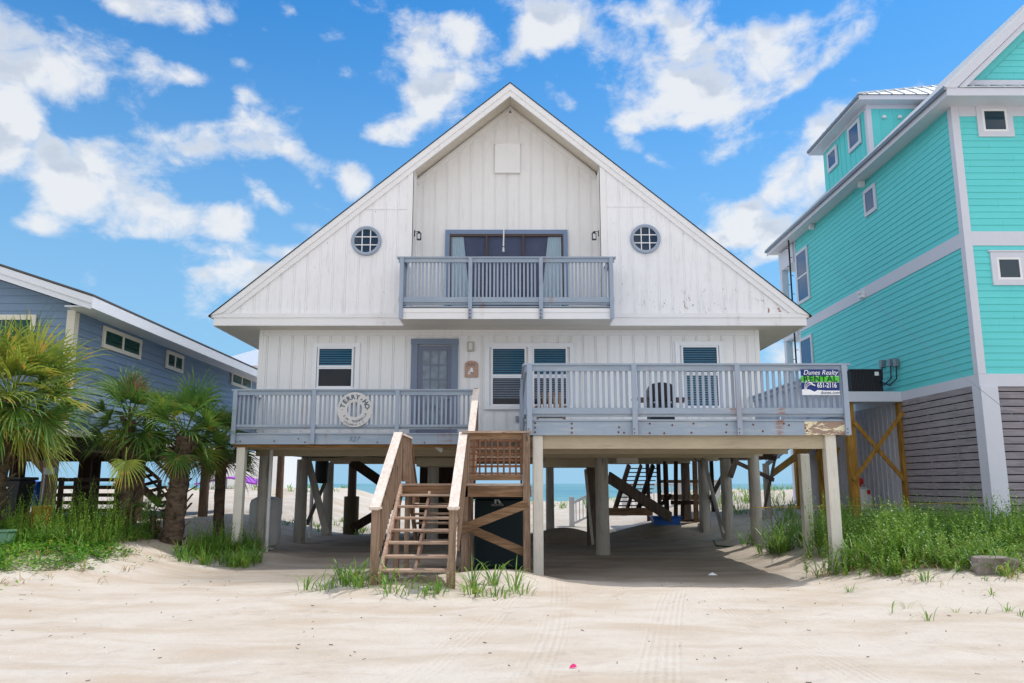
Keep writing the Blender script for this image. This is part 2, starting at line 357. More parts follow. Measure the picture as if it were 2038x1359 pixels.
def text_mesh(body, size, extrude=.003, shear=0, bold=0, spacing=1.0):
    cu = bpy.data.curves.new('txt', 'FONT'); cu.body = body; cu.size = size; cu.extrude = extrude; cu.shear = shear
    cu.offset = bold; cu.align_x = 'CENTER'; cu.align_y = 'CENTER'; cu.space_character = spacing
    ob = bpy.data.objects.new('txt', cu); C.objects.link(ob); bpy.context.view_layer.update()
    dg = bpy.context.evaluated_depsgraph_get(); me = bpy.data.meshes.new_from_object(ob.evaluated_get(dg))
    vs = [v.co.copy() for v in me.vertices]; fs = [tuple(p.vertices) for p in me.polygons]
    bpy.data.objects.remove(ob); bpy.data.curves.remove(cu); bpy.data.meshes.remove(me)
    return vs, fs
def text_to(mb, body, size, cx, y, cz, rot=0, wscale=1.0, **kw):      # letters facing -Y, centre (cx, cz)
    vs, fs = text_mesh(body, size, **kw); c, s = math.cos(rot), math.sin(rot); out = []
    for v in vs:
        x = v.x * wscale; out.append((cx + x * c - v.y * s, y - v.z, cz + x * s + v.y * c))
    mb.add(out, fs); return mb

# ---------------------------------------------------------------- terrain
def sm(a, b, x):
    t = max(0, min(1, (x - a) / (b - a))); return t * t * (3 - 2 * t)
def ga(x, y, cx, cy, sx, sy, h): return h * math.exp(-((x - cx) / sx) ** 2 - ((y - cy) / sy) ** 2)
def fb(x, y, s, o=0): return noise.fractal(Vector((x / s + o, y / s - o, o * .37)), 1.0, 2.0, 3)
def H(x, y, fine=True):
    z = -.10 - .12 * sm(12, 15.5, y) * sm(-9, -5.5, x) * (1 - sm(5.5, 8, x))
    z += .12 * (1 - sm(5, 11, y))
    z += .62 * sm(-6.3, -9.5, -(-x)) * 0
    left = sm(5.9, 9.8, -x); z += left * (.58 * sm(11.5, 17.5, y) - .0)
    right = sm(4.7, 7.5, x); z += right * .34 * sm(10.5, 14.5, y) + .22 * sm(8, 12, x) * sm(15, 20, y)
    z += ga(x, y, -.2, 14.2, 1.1, .7, .26) + ga(x, y, -2.1, 13.0, 1.0, .7, .13) + ga(x, y, -1.4, 13.6, 1.0, .8, .10)
    z += ga(x, y, 1.6, 25.5, 1.2, .7, .42) + ga(x, y, 5.0, 27.2, 1.6, .9, .5) + ga(x, y, -6.2, 19.2, 1.0, 1.3, .2)
    d = sm(28.5, 44, y); z += d * (.78 + .12 * fb(x, y, 9, 3))
    z -= 3.6 * sm(46, 74, y) + 8 * sm(74, 200, y)
    if fine and 3 < y < 60 and abs(x) < 30:
        shade = .35 if (abs(x) < 5 and 15 < y < 29) else 1
        z += .035 * fb(x, y, 1.6, 1) * shade + .012 * fb(x, y, .35, 2) * shade
        if y > 30: z += .08 * fb(x, y, 2.5, 5)
    return z
def axis(segs):
    out = []
    for a, b, s in segs:
        n = max(1, round((b - a) / s)); out += [a + (b - a) * i / n for i in range(n)]
    return out + [segs[-1][1]]
xs = axis([(-6000, -1000, 1000), (-1000, -100, 150), (-100, -24, 6), (-24, -14, .5), (-14, 14, .11), (14, 24, .5), (24, 100, 6), (100, 1000, 150), (1000, 6000, 1000)])
ys = axis([(-6000, -600, 900), (-600, -40, 70), (-40, 4, 4), (4, 24, .11), (24, 50, .3), (50, 90, 2), (90, 300, 30)])
mb = MB(); nx = len(xs)
mb.v = [Vector((x, y, H(x, y))) for y in ys for x in xs]
mb.f = [(j * nx + i, j * nx + i + 1, (j + 1) * nx + i + 1, (j + 1) * nx + i) for j in range(len(ys) - 1) for i in range(nx - 1)]
m, t, b = newmat('beach_sand')
n_f = NOI(t, (1, 1, 1), 150, 3, .7); n_m = NOI(t, (1, 1, 1), 9, 5, .62); n_b = NOI(t, (1, 2.2, 1), .55, 4, .6, .4); n_s = NOI(t, (1.2, 7, 1), 1.6, 5, .7, .6)
c = MIX(t, RAMP(t, n_b, .35, .7), srgb(210, 200, 188), srgb(196, 180, 162))
c = MIX(t, M(t, 'MULTIPLY', RAMP(t, n_s, .58, .72), .22), c, srgb(176, 158, 140))
c = MIX(t, M(t, 'MULTIPLY', RAMP(t, n_f, .45, .75), .18), c, srgb(150, 136, 122))
tc = t.nodes.new('ShaderNodeTexCoord'); sp = N(t, 'ShaderNodeSeparateXYZ'); L(t, tc.outputs['Object'], sp.inputs[0])
X, Y = sp.outputs[0], sp.outputs[1]
damp_shade = M(t, 'MULTIPLY', M(t, 'MULTIPLY', RAMP(t, Y, 14.0, 15.6), M(t, 'SUBTRACT', 1.0, RAMP(t, Y, 27, 30))), M(t, 'MULTIPLY', RAMP(t, X, -7.5, -4.5), M(t, 'SUBTRACT', 1.0, RAMP(t, X, 4.6, 6.2))))  # damp sand tone, with the shade under house and decks painted into it
c = MIX(t, M(t, 'MULTIPLY', damp_shade, M(t, 'MULTIPLY_ADD', n_b, .5, .35)), c, srgb(112, 102, 92))
spk = RAMP(t, NOI(t, (1, 2.5, 1), 26, 4, .75, loc=(1, 5, 0)), .69, .74)
c = MIX(t, M(t, 'MULTIPLY', spk, .35), c, srgb(120, 102, 86))
track = None
for (x0, a, b2, ww) in ((-.5, .16, .0, .22), (1.3, .14, .004, .22), (3.9, -.18, .006, .20), (5.6, -.24, .01, .20), (2.9, .02, .0, .22), (.9, .21, -.006, .2)):
    ctr = M(t, 'MULTIPLY_ADD', M(t, 'MULTIPLY', Y, Y), b2, M(t, 'MULTIPLY_ADD', Y, a, x0 - a * 9))
    dd = M(t, 'ABSOLUTE', M(t, 'SUBTRACT', X, ctr)); mk = M(t, 'SUBTRACT', 1.0, RAMP(t, dd, ww * .75, ww))
    rib = M(t, 'SINE', M(t, 'MULTIPLY_ADD', dd, 88.0, M(t, 'MULTIPLY', n_m, 2.0)))
    r2 = M(t, 'MULTIPLY', M(t, 'SINE', M(t, 'MULTIPLY_ADD', Y, 48.0, M(t, 'MULTIPLY', dd, 60.0))), .45)
    one = M(t, 'MULTIPLY', mk, M(t, 'MULTIPLY_ADD', M(t, 'ADD', rib, r2), .25, -.5))
    track = one if track is None else M(t, 'ADD', track, one)
fade = M(t, 'MULTIPLY', RAMP(t, NOI(t, (1, .5, 1), .9, 3, loc=(3, 3, 3)), .30, .5), M(t, 'SUBTRACT', 1.0, RAMP(t, Y, 14.5, 15.5)))
track = M(t, 'MULTIPLY', track, fade)
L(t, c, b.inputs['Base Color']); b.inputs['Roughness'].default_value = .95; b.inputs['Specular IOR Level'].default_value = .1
n_g = NOI(t, (1, 1, 1), 32, 4, .65); h = M(t, 'MULTIPLY_ADD', n_m, 1.3, M(t, 'MULTIPLY_ADD', n_g, .45, M(t, 'MULTIPLY', n_f, .14)))
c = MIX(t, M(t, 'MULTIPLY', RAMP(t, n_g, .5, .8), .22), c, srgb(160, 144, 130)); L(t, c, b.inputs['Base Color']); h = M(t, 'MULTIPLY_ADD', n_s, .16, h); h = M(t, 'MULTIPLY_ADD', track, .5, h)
vo = N(t, 'ShaderNodeTexVoronoi', feature='SMOOTH_F1', i_Scale=1.0); vo.inputs['Smoothness'].default_value = .3; L(t, coords(t, (2.6, 3.6, .1)), vo.inputs['Vector'])
pit = M(t, 'MULTIPLY', RAMP(t, vo.outputs['Distance'], .12, .42), RAMP(t, NOI(t, (.5, .5, .5), 1.0, 3, loc=(7, 1, 1)), .46, .6)); h = M(t, 'MULTIPLY_ADD', pit, 1.5, h)
bump(t, b, h, .6, .035)
m_sand = m
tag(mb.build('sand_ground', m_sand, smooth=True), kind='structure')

m, t, b = newmat('sea_water')
n = NOI(t, (.25, 1, 1), .8, 4, .6); n2 = NOI(t, (.02, .006, 1), 1.0, 4, .6)
L(t, MIX(t, RAMP(t, n2, .35, .65), srgb(84, 134, 140), srgb(112, 156, 156)), b.inputs['Base Color']); b.inputs['Roughness'].default_value = .35; b.inputs['Specular IOR Level'].default_value = .4
bump(t, b, n, .4, .3)
tag(MB().add([(-9000, 50, -1.5), (9000, 50, -1.5), (9000, 15000, -1.5), (-9000, 15000, -1.5)], [(0, 1, 2, 3)]).build('sea_water', m), kind='structure')

# ================================================================ main white house
c0 = -0.10; YW = 20.9; YU = 20.3; YR = 21.2; YB = 30.2; ZF = 2.74; ZS = 5.6; ZT = zP(625, YU)
WX0, WX1 = xP(516, 700, YW), xP(1511, 700, YW)
EX0, EX1 = xP(425, 625, YU), xP(1605, 622, YU); ZR = zP(168, YU); c0 = (EX0 + EX1) / 2
SL = (ZR - ZT) / (EX1 - c0)
def zr(x): return ZR - SL * abs(x - c0)
RX0, RX1 = xP(821, 430, YU), xP(1195, 430, YU)
house = thing('beach_house', (c0, YW, 0), 'weathered white gabled beach house on piles with blue grey deck railings', 'house')
def hp(name, mb, mat, par=house, **k): return mb.build(name, mat, par, **k)

def grooved(mb, x0, x1, y, z0, ztop, off=.15, pitch=.336, g=.012, bw=.036):
    x = x0 - off; e = []
    while x < x1:
        e += [(x + g / 2, x + bw - g / 2 + .008), (x + bw + g / 2 + .008, x + pitch - g / 2)]; x += pitch
    for a, b_ in e:
        a, b_ = max(a, x0), min(b_, x1)
        if b_ - a < .006: continue
        dy = random.uniform(0, .002); za, zb_ = ztop(a), ztop(b_)
        poly = [(a, z0), (b_, z0), (b_, zb_), (a, za)]
        if a < c0 < b_: poly = [(a, z0), (b_, z0), (b_, zb_), (c0, ztop(c0)), (a, za)]
        if min(za, zb_) < z0 + .005:
            if max(za, zb_) < z0 + .03: continue
            xx_ = a + (b_ - a) * ((z0 - za) / (zb_ - za)); poly = [(xx_, z0), (b_, z0), (b_, zb_)] if zb_ > za else [(a, z0), (xx_, z0), (a, za)]
        mb.prism(poly, y - dy, y + .0215)
    return mb
# lower wall of grooved siding
mb = MB().box(WX0, WX1, YW + .02, YB, ZF, ZS)
grooved(mb, WX0, WX1, YW, ZF, lambda x: ZS - .01)
mb.box(WX0 - .012, WX0 + .10, YW - .022, YW + .05, ZF, ZS - .002); mb.box(WX1 - .10, WX1 + .012, YW - .022, YW + .05, ZF, ZS - .002)
mb.box(WX0 + .11, WX1 - .11, YW - .028, YW + .01, ZS - .16, ZS - .003)
hp('wall', mb, m_white2)
hp('floor_slab', MB().box(WX0, WX1, YW + .02, YB, 2.5, ZF - .004), m_pile)
mb = MB()
for i in range(9): mb.box(WX0 + .1, WX1 - .1, YW + .3 + i * 1.12, YW + .36 + i * 1.12, 2.47, 2.498)
hp('ceiling_batten', mb, m_beam)
for i, y in enumerate((YW + .12, 25.6, 29.6)): hp('floor_beam', MB().box(WX0 + .02, WX1 - .02, y, y + .2, 2.26, 2.468), m_beam)

# soffit slab, fascia, gable
mb = MB().box(EX0 + .05, EX1 - .05, YU + .03, YB + .3, ZS, ZT - .03)
for xx in (xP(525, 655, 20.5), xP(664, 655, 20.5), xP(1388, 655, 20.5)): mb.beam((xx - .02, YU + .06, ZS - .004), (xx + .12, YW - .04, ZS - .004), .05, .012)
hp('soffit', mb, m_soffit)
for x0, x1 in ((EX0 + .02, RX0 - .18), (RX1 + .2, EX1 - .02)):
    mb = MB(); mb.box(x0, x1, YU - .025, YU + .028, ZS - .01, ZT - .1)
    mb.box(x0 - (.03 if x0 < -5 else 0), x1 + (.03 if x1 > 5 else 0), YU - .045, YU + .028, ZT - .1, ZT + .015); hp('fascia', mb, m_trim)
for s, xe in ((-1, EX0), (1, EX1)): hp('eave_board', MB().box(xe + s * .0, xe - s * .045, YU + .03, YB + .3, ZS - .01, ZT - .04), m_trim)
# gable side panels
def gable_panel(xa, xb):
    pts = [(xa, ZT + .016), (xb, ZT + .016)]
    pts += [(xb, zr(xb) - .28), (xa, zr(xa) - .28)] if min(zr(xa), zr(xb)) - .28 > ZT + .02 else \
           ([(xb, zr(xb) - .28), (c0 - (ZR - .28 - ZT - .016) / SL, ZT + .016)] if xa < c0 else [(c0 + (ZR - .28 - ZT - .016) / SL, ZT + .016), (xa, zr(xa) - .28)])
    if xa < c0: poly = [(c0 - (ZR - .28 - ZT - .016) / SL, ZT + .016), (xb, ZT + .016), (xb, zr(xb) - .28)]
    else: poly = [(xa, ZT + .016), (c0 + (ZR - .28 - ZT - .016) / SL, ZT + .016), (xa, zr(xa) - .28)]
    mb = MB().prism(poly, YU + .009, YU + .12)
    grooved(mb, poly[0][0], poly[1][0], YU, ZT + .016, lambda x: zr(x) - .28, off=.0 if xa < c0 else .2, g=.007)
    return mb
for (xa, xb) in ((EX0, RX0), (RX1, EX1)): hp('gable_wall', gable_panel(xa, xb), m_white)
for x, s in ((RX0, -1), (RX1, 1)): hp('corner_board', MB().box(x, x + s * .14, YU - .024, YU - .003, ZT + .02, zr(x + s * .14) - .30), m_white2)
for x0, x1, zz in ((RX0 - 1.6, RX0 - .16, zP(417, YU)), (RX1 + .16, RX1 + 1.25, zP(412, YU))): hp('joint_strip', MB().box(x0, x1, YU - .013, YU - .0025, zz, zz + .022), m_trim)
# recess
for a_ in ((RX0 - .12, RX0), (RX1, RX1 + .12)): hp('recess_side', MB().box(a_[0], a_[1], YU + .001, YR + .05, ZT, zr(RX0) - .2), m_white2)
poly = [(RX0, ZT), (RX1, ZT), (RX1, zr(RX1) - .18), (c0, ZR - .18), (RX0, zr(RX0) - .18)]
mb = MB().prism(poly, YR + .012, YR + .12)
grooved(mb, RX0, RX1, YR, ZT + .001, lambda x: zr(x) - .2, off=.2, g=.007)
for s in (-1, 1):
    xe = RX0 if s < 0 else RX1
    mb.beam((c0, YR - .02, ZR - .34), (xe, YR - .02, zr(xe) - .34), .03, .12)
hp('recess_wall', mb, m_white2)
# back gable closing wall
hp('gable_wall', MB().prism([(EX0 + .2, ZT), (EX1 - .2, ZT), (c0, ZR - .35)], YB, YB + .1), m_white2)
# roof
for s in (-1, 1):
    xe = EX0 - .05 if s < 0 else EX1 + .05
    ov = .0
    poly = [(c0, ZR), (xe, zr(xe)), (xe, zr(xe) - .07), (c0, ZR - .17)] if s > 0 else [(xe, zr(xe)), (c0, ZR), (c0, ZR - .17), (xe, zr(xe) - .07)]
    hp('roof_slope', MB().prism(poly, YU - .04, YB + .3), m_soffit)
    mb = MB().prism([(c0, ZR + .03), (xe + s * .05, zr(xe) - .01), (xe + s * .05, zr(xe) - .045 ), (c0, ZR + .002)], YU - .09, YB + .35)
    hp('shingles', mb, m_shingle)
    a = .19; bq = .17
    # two overlapping rake boards
    q = lambda d: c0 + s * (ZR - d - ZT - .015) / SL
    mb = MB().prism([(c0, ZR), (xe, zr(xe)), (q(a), ZT + .016) if False else (q(a), ZT + .016), (c0, ZR - a)], YU - .075, YU - .041)
    mb.prism([(c0, ZR - a + .02), (q(a - .02), ZT + .016), (q(a + bq), ZT + .016), (c0, ZR - a - bq)], YU - .05, YU - .0)
    hp('rake_board', mb, m_trim)
# gable box vent
vx0, vx1, vz0, vz1 = xP(985, 320, YR), xP(1035, 320, YR), zP(346, YR), zP(289, YR)
hp('box_vent', MB().box(vx0, vx1, YR - .10, YR - .015, vz0, vz1).box(vx0 - .02, vx1 + .02, YR - .12, YR - .0, vz1, vz1 + .03), m_white2)

def z_(py, Y=YW): return zP(py, Y)
def window(px0, px1, py0, py1, panes, Y, mat_frame, gm, blind=None, split=None, par=house, label=None, fr=.115):
    x0, x1, z0, z1 = xP(px0, (py0 + py1) / 2, Y), xP(px1, (py0 + py1) / 2, Y), z_(py1, Y), z_(py0, Y)
    f = MB()
    for a in ((x0, x1, z1 - fr, z1), (x0 + .001, x1 - .001, z0, z0 + fr * .8)): f.box(a[0], a[1], Y - .075, Y - .001, a[2], a[3])
    f.box(x0, x0 + fr, Y - .073, Y - .001, z0 + fr * .8, z1 - fr); f.box(x1 - fr, x1, Y - .073, Y - .001, z0 + fr * .8, z1 - fr)
    w = f.build('window', mat_frame, par)
    if label: tag(w, label)
    for (pa, pb) in panes:
        a, b = xP(pa, 740, Y), xP(pb, 740, Y); zz0, zz1 = z0 + fr * .8, z1 - fr
        if a > x0 + fr + .2: MB().box(a - .16, a - .05, Y - .071, Y - .001, zz0 + .002, zz1 - .002).build('mullion', mat_frame, w)
        zs = z_(split, Y); a -= .0; b += .0; st_ = .045
        for (q0, q1, yo, g) in ((zs, zz1, .05, gm[0]), (zz0, zs - .002, .035, gm[1])):
            s = MB().box(a - st_, a, Y - yo - .012, Y - .002, q0, q1).box(b, b + st_, Y - yo - .012, Y - .002, q0, q1)
            s.box(a, b, Y - yo - .01, Y - .002, q0, q0 + st_).box(a, b, Y - yo - .01, Y - .002, q1 - st_, q1)
            s.build('sash', m_vinyl, w)
            MB().add([(a, Y - yo + .008, q0 + st_), (b, Y - yo + .008, q0 + st_), (b, Y - yo + .008, q1 - st_), (a, Y - yo + .008, q1 - st_)], [(0, 1, 2, 3)]).build('pane', g, w)
        MB().box(a, b, Y - .006, Y - .0015, zz0, zz1).build('interior', m_inner, w)
        if blind:
            bm_ = MB(); zz = zz1 - .05; zend = zz0 + blind * (zz1 - zz0)
            while zz > zend:
                bm_.add([(a + .01, Y - .030, zz), (b - .01, Y - .030, zz), (b - .01, Y - .010, zz + .042), (a + .01, Y - .010, zz + .042)], [(0, 1, 2, 3)]); zz -= .062
            bm_.build('blind', m_blind, w)
    return w
GG = (m_glass, m_glassd)
window(622, 716, 683, 779, [(635, 700)], YW, m_vinyl, GG, .55, 731, label='single sash window left of the grey door')
window(965, 1143, 683, 815, [(981, 1044), (1063, 1126)], YW, m_vinyl, GG, .12, 749, label='double window right of the grey door with blinds')
window(1345, 1441, 680, 818, [(1360, 1427)], YW, m_vinyl, (m_glass, m_glass), .02, 744, label='single window with blinds behind the grill')
# front door
dx0, dx1 = xP(819, 700, YW), xP(912, 700, YW); dz1 = z_(675)
ix0, ix1 = xP(832, 700, YW), xP(899, 700, YW); iz1 = z_(688)
mdoorcase = paint('door_casing_paint', srgb(124, 136, 156), var=.1); mdoor = paint('door_paint', srgb(116, 122, 140), var=.08)
d = MB().box(ix0, ix1, YW - .045, YW - .002, ZF + .01, iz1).build('front_door', mdoor, house)
MB().box(dx0, ix0 - .002, YW - .07, YW - .001, ZF, dz1 - .15).box(ix1 + .002, dx1, YW - .07, YW - .001, ZF, dz1 - .15).box(dx0 - .01, dx1 + .01, YW - .08, YW - .001, dz1 - .15, dz1).build('door_casing', mdoorcase, d)
gx0, gx1 = ix0 + .12, ix1 - .12; gz1 = iz1 - .14; gz0 = ZF + .35; rows = 5
MB().box(gx0, gx1, YW - .052, YW - .046, gz0, gz1).build('pane', plain('door_glass', srgb(136, 150, 164), .12, var=.8, s=5), d)
mb = MB()
for i in range(4): x = gx0 + (gx1 - gx0) * i / 3; mb.box(x - .014, x + .014, YW - .066, YW - .0525, gz0, gz1)
for i in range(rows + 1): z = gz0 + (gz1 - gz0) * i / rows; mb.box(gx0 - .013, gx1 + .013, YW - .063, YW - .0528, z - .014, z + .014)
mb.build('glazing_bar', mdoor, d)
MB().cyl((ix1 - .07, YW - .05, ZF + 1.0), (ix1 - .07, YW - .12, ZF + 1.0), .012).lathe((ix1 - .07, YW - .12, ZF + .97), [(0, 0), (.03, .01), (.035, .03), (.03, .05), (0, .06)], 12).build('handle', m_greymetal, d)
hp('outlet_box', MB().box(xP(1026, 834, YW), xP(1033, 834, YW), YW - .05, YW - .002, zP(840, YW), zP(828, YW)), m_greymetal)
# porch lamp and plaque
lx = xP(937, 690, YW); lz = zP(690, YW)
lp = hp('wall_lamp', MB().box(lx - .09, lx + .09, YW - .06, YW - .002, lz - .13, lz + .13), plain('lamp_frame', srgb(190, 184, 170), .4))
MB().box(lx - .05, lx + .05, YW - .10, YW - .061, lz - .09, lz + .09).build('lamp_glass', plain('lamp_glass', srgb(225, 222, 214), .3), lp)
# round windows
for px, py in ((729.5, 480), (1284, 476)):
    x = xP(px, py, YU); z = zP(py, YU); r1, r0 = .40, .315
    f = MB(); n = 40; vs = []
    for (r, y) in ((r1, YU - .002), (r1, YU - .06), (r1 - .03, YU - .075), (r0, YU - .06), (r0, YU - .004)):
        vs += [(x + r * math.cos(2 * PI * i / n), y, z + r * math.sin(2 * PI * i / n)) for i in range(n)]
    f.add(vs, [(k * n + i, k * n + (i + 1) % n, (k + 1) * n + (i + 1) % n, (k + 1) * n + i) for k in range(4) for i in range(n)])
    w_ = f.build('round_window', m_raild if False else m_rail, house, smooth=True)
    MB().add([(x, YU - .022, z)] + [(x + r0 * math.cos(2 * PI * i / n), YU - .022, z + r0 * math.sin(2 * PI * i / n)) for i in range(n)], [(0, i + 1, (i + 1) % n + 1) for i in range(n)]).build('pane', glass('round_glass%d' % px, (.3, .4, .5), .2, (.03, .05, .085)), w_)
    MB().cyl((x, YU - .003, z), (x, YU - .012, z), r0, n=n).build('interior', m_inner, w_)
    g = MB(); o_ = .11; hh = math.sqrt(r0 * r0 - o_ * o_)
    for s in (-1, 1): g.box(x + s * o_ - .012, x + s * o_ + .012, YU - .045, YU - .024, z - hh, z + hh); g.box(x - hh, x + hh, YU - .043, YU - .0245, z + s * o_ - .012, z + s * o_ + .012)
    g.build('glazing_bar', m_vinyl, w_)
m_slider = glass('slider_glass', (.9, .95, .98), .84, (.05, .06, .10))
# sliding door on the balcony
sx0, sx1 = xP(886, 520, YR), xP(1130, 520, YR); sz1 = zP(459, YR); sz0 = ZT + .01
f = MB().box(sx0, sx1, YR - .09, YR - .002, sz1 - .12, sz1).box(sx0, sx0 + .12, YR - .088, YR - .002, sz0, sz1 - .12).box(sx1 - .12, sx1, YR - .088, YR - .002, sz0, sz1 - .12)
sl = f.build('sliding_door', paint('slider_casing', srgb(122, 142, 172), axis='x', var=.1), house)
a, b = sx0 + .12, sx1 - .12; fz = sz1 - .12
mb = MB().box(a, b, YR - .08, YR - .002, fz - .06, fz).box(a, b, YR - .08, YR - .002, sz0, sz0 + .06)
divs = [a, xP(967, 480, YR), xP(1040, 480, YR), b - .04]
for x in divs: mb.box(x, x + .045, YR - .082, YR - .002, sz0 + .06, fz - .06)
mb.build('door_frame', m_brown, sl)
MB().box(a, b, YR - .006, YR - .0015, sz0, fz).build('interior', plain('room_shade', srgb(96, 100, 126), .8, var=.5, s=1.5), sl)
for i in range(3): MB().add([(divs[i] + .045, YR - .062, sz0 + .06), (divs[i + 1], YR - .062, sz0 + .06), (divs[i + 1], YR - .062, fz - .06), (divs[i] + .045, YR - .062, fz - .06)], [(0, 1, 2, 3)]).build('pane', m_slider, sl)
for (ca, cb, fl) in ((a + .05, a + .38, .25), (b - .42, b - .06, -.25)):
    vs = []; fs = []; n = 26
    for j, z in enumerate((sz0 + .07, fz - .07)):
        for i in range(n + 1):
            t_ = i / n; x = ca + (cb - ca) * t_ + (0 if j else fl * (t_ if fl > 0 else 1 - t_))
            vs.append((x, YR - .03 + .016 * math.sin(t_ * 42), z))
    fs = [(i, i + 1, n + 2 + i, n + 1 + i) for i in range(n)]
    MB().add(vs, fs).build('curtain', m_curtain, sl, smooth=True)

# balcony
bx0, bx1, YBal = xP(797, 560, 19.4), xP(1219, 560, 19.4), 19.4
mb = MB().box(bx0 + .03, bx1 - .03, YBal + .02, YU - .06, ZS - .01, ZT - .03).box(RX0 + .001, RX1 - .001, YU - .059, YR - .001, ZT - .029, ZT)
hp('balcony_floor', mb, m_soffit)
mb = MB().box(bx0 + .02, bx1 - .02, YBal - .02, YBal + .019, ZS - .02, zP(614, YBal)).box(bx0 + .02, bx1 - .02, YBal - .035, YBal - .021, zP(622, YBal), zP(614, YBal) - .002)
for x in (bx0 - .012, bx1 - .03): mb.box(x, x + .042, YBal + .021, YU - .08, ZS - .02, ZT - .03)
hp('balcony_fascia', mb, m_trim)
z1_ = zP(613, YBal); z0_ = zP(607, YBal)
mb = MB()
for i in range(7): mb.box(bx0 + .01, bx1 - .01, YBal - .02 + i * .14, YBal + .11 + i * .14, z1_ + .02, z1_ + .05)
hp('balcony_boards', mb, m_railx)

def railing(par, name, axis_, a0, a1, b, zc, zb1, zb0, posts, sp, wd, indiv, zpost, out=-1, lean=0):
    """a0..a1 along the axis, b the other coordinate; zc cap top, zb1..zb0 bottom rail"""
    def bx(a, a_, b_, b__, z, z_): return (a, a_, b_, b__, z, z_) if axis_ == 'x' else (b_, b__, a, a_, z, z_)
    r = MB().box(*bx(a0 - .04, a1 + .04, b - .08, b + .08, zc - .035, zc)).build(name, m_railx, par)
    MB().box(*bx(a0, a1, b - .045, b - .002, zc - .14, zc - .036)).build('top_rail', m_railx, r)
    MB().box(*bx(a0 + .02, a1 - .02, b - .045, b - .002, zb0 + .052, zb1)).box(*bx(a0 + .02, a1 - .02, b + .0, b + .04, zb0, zb0 + .05)).build('bottom_rail', m_railx, r)
    for p in posts: MB().box(*bx(p - .048, p + .048, b - .095, b - .047, zpost, zc - .037)).build('post', m_rail, r)
    allb = MB(); x = a0 + .14
    while x < a1 - .08:
        if not any(abs(x - p) < .07 for p in posts):
            j = random.uniform(-.004, .004); tl = random.uniform(-.004, .004)
            q = allb if not indiv else MB()
            if axis_ == 'x': q.beam((x + j, b + .02, zb1 - .05), (x + j + tl, b + .02, zc - .038), .034, wd, up=(1, 0, 0))
            else: q.beam((b + .02, x + j, zb1 - .05), (b + .02, x + j + tl, zc - .038), .034, wd, up=(0, 1, 0))
            if indiv: q.build('baluster', m_rail, r)
        x += sp
    if not indiv and allb.v: tag(allb.build('balusters', m_rail, r), kind='stuff')
    return r
bp = [xP(px, 560, YBal - .07) for px in (799, 936, 1076.5, 1217)]
railing(house, 'balcony_railing', 'x', bx0 - .05, bx1 + .05, YBal, zP(512, YBal), zP(592, YBal), zP(606, YBal), bp, .094, .045, False, zP(635, YBal))
for x in (bx0 + .02, bx1 - .02):
    railing(house, 'balcony_railing', 'y', YBal + .1, YU - .02, x, zP(512, YBal) - .003, zP(592, YBal), zP(606, YBal), [], .12, .045, False, ZS)
for px in (935, 1076):                                     # rusty bolts at the balcony posts
    x = xP(px, 622, YBal - .1)
    mb = MB()
    for py in (617, 624, 631): z = zP(py, YBal - .1); mb.cyl((x, YBal - .095, z), (x, YBal - .115, z), .018, n=8)
    hp('bolt', mb, m_rustm)

# left deck
YL = 19.1
lx0, lx1 = xP(465, 800, YL), xP(943, 800, YL)
def boards(x0, x1, y0, y1, z, alongx=True, wd=.14):
    mb = MB(); y = y0
    while y < y1 - .02:
        mb.box(x0, x1, y, min(y + wd - .008, y1), z - .036, z + random.uniform(-.003, .003)); y += wd
    return mb
hp('deck_floor', boards(lx0 - .02, lx1 + .1, YL - .02, YW - .1, ZF), m_railx)
hp('deck_fascia', MB().box(lx0, lx1 + .1, YL, YL + .04, zP(884, YL), ZF - .04).box(lx0, lx0 + .04, YL + .041, YW, zP(884, YL), ZF - .04), m_railx)
mb = MB()
for i in range(12): x = lx0 + .3 + i * .5; mb.box(x, x + .04, YL + .05, YW - .001, ZF - .2, ZF - .038)
mb.box(lx0 + .05, lx1 + .05, YL + .9, YL + 1.0, ZF - .36, ZF - .201)
hp('deck_joist', mb, m_beam)
hp('deck_beam', MB().box(lx0 + .04, lx1 + .1, YL + .05, YL + .14, zP(890, YL), zP(884, YL) + .03), timber('stained_beam', srgb(140, 104, 62), srgb(108, 76, 44), 'x'))
railing(house, 'deck_railing', 'x', lx0, lx1, YL, zP(775, YL), zP(845, YL), zP(854, YL), [xP(px, 800, YL - .07) for px in (468, 625, 791, 945)], .108, .044, True, zP(884, YL) + .01)
railing(house, 'deck_railing', 'y', YL + .1, YW - .06, lx0 + .02, zP(775, YL) - .003, zP(845, YL), zP(854, YL), [], .108, .044, False, ZF)
mb = MB(); text_to(mb, '527', .17, xP(704, 874, YL), YL - .003, zP(874, YL), shear=.35, extrude=.004, bold=-.002)
hp('house_number', mb, plain('number_paint', srgb(84, 98, 130), .6))
# right deck
YD = 15.0
gx0_, gx1_ = xP(1046, 800, YD), xP(1690, 800, YD)
hp('deck_floor', boards(gx0_ - .02, gx1_ - .02, YD - .02, YW - .1, ZF), m_railx)
zf0, zf1 = zP(866, YD), ZF - .04
mb = MB().box(gx0_ + .09, gx1_ - .87, YD, YD + .04, zf0, zf1).box(gx0_, gx0_ + .04, YD + .05, YW, zf0, zf1).box(gx1_ - .05, gx1_ - .01, YD + .05, YW, zf0, zf1)
hp('deck_fascia', mb, m_railx)
tag(hp('fascia_board', MB().box(gx1_ - .868, gx1_ - .09, YD - .004, YD + .038, zf0 + .004, zf1 + .006), m_peel), 'short board with cream paint peeling off at the deck corner')
mb = MB()
for i in range(13): x = gx0_ + .25 + i * .46; mb.box(x, x + .04, YD + .05, YW - .001, ZF - .22, ZF - .038)
hp('deck_joist', mb, m_beam)
mb = MB()
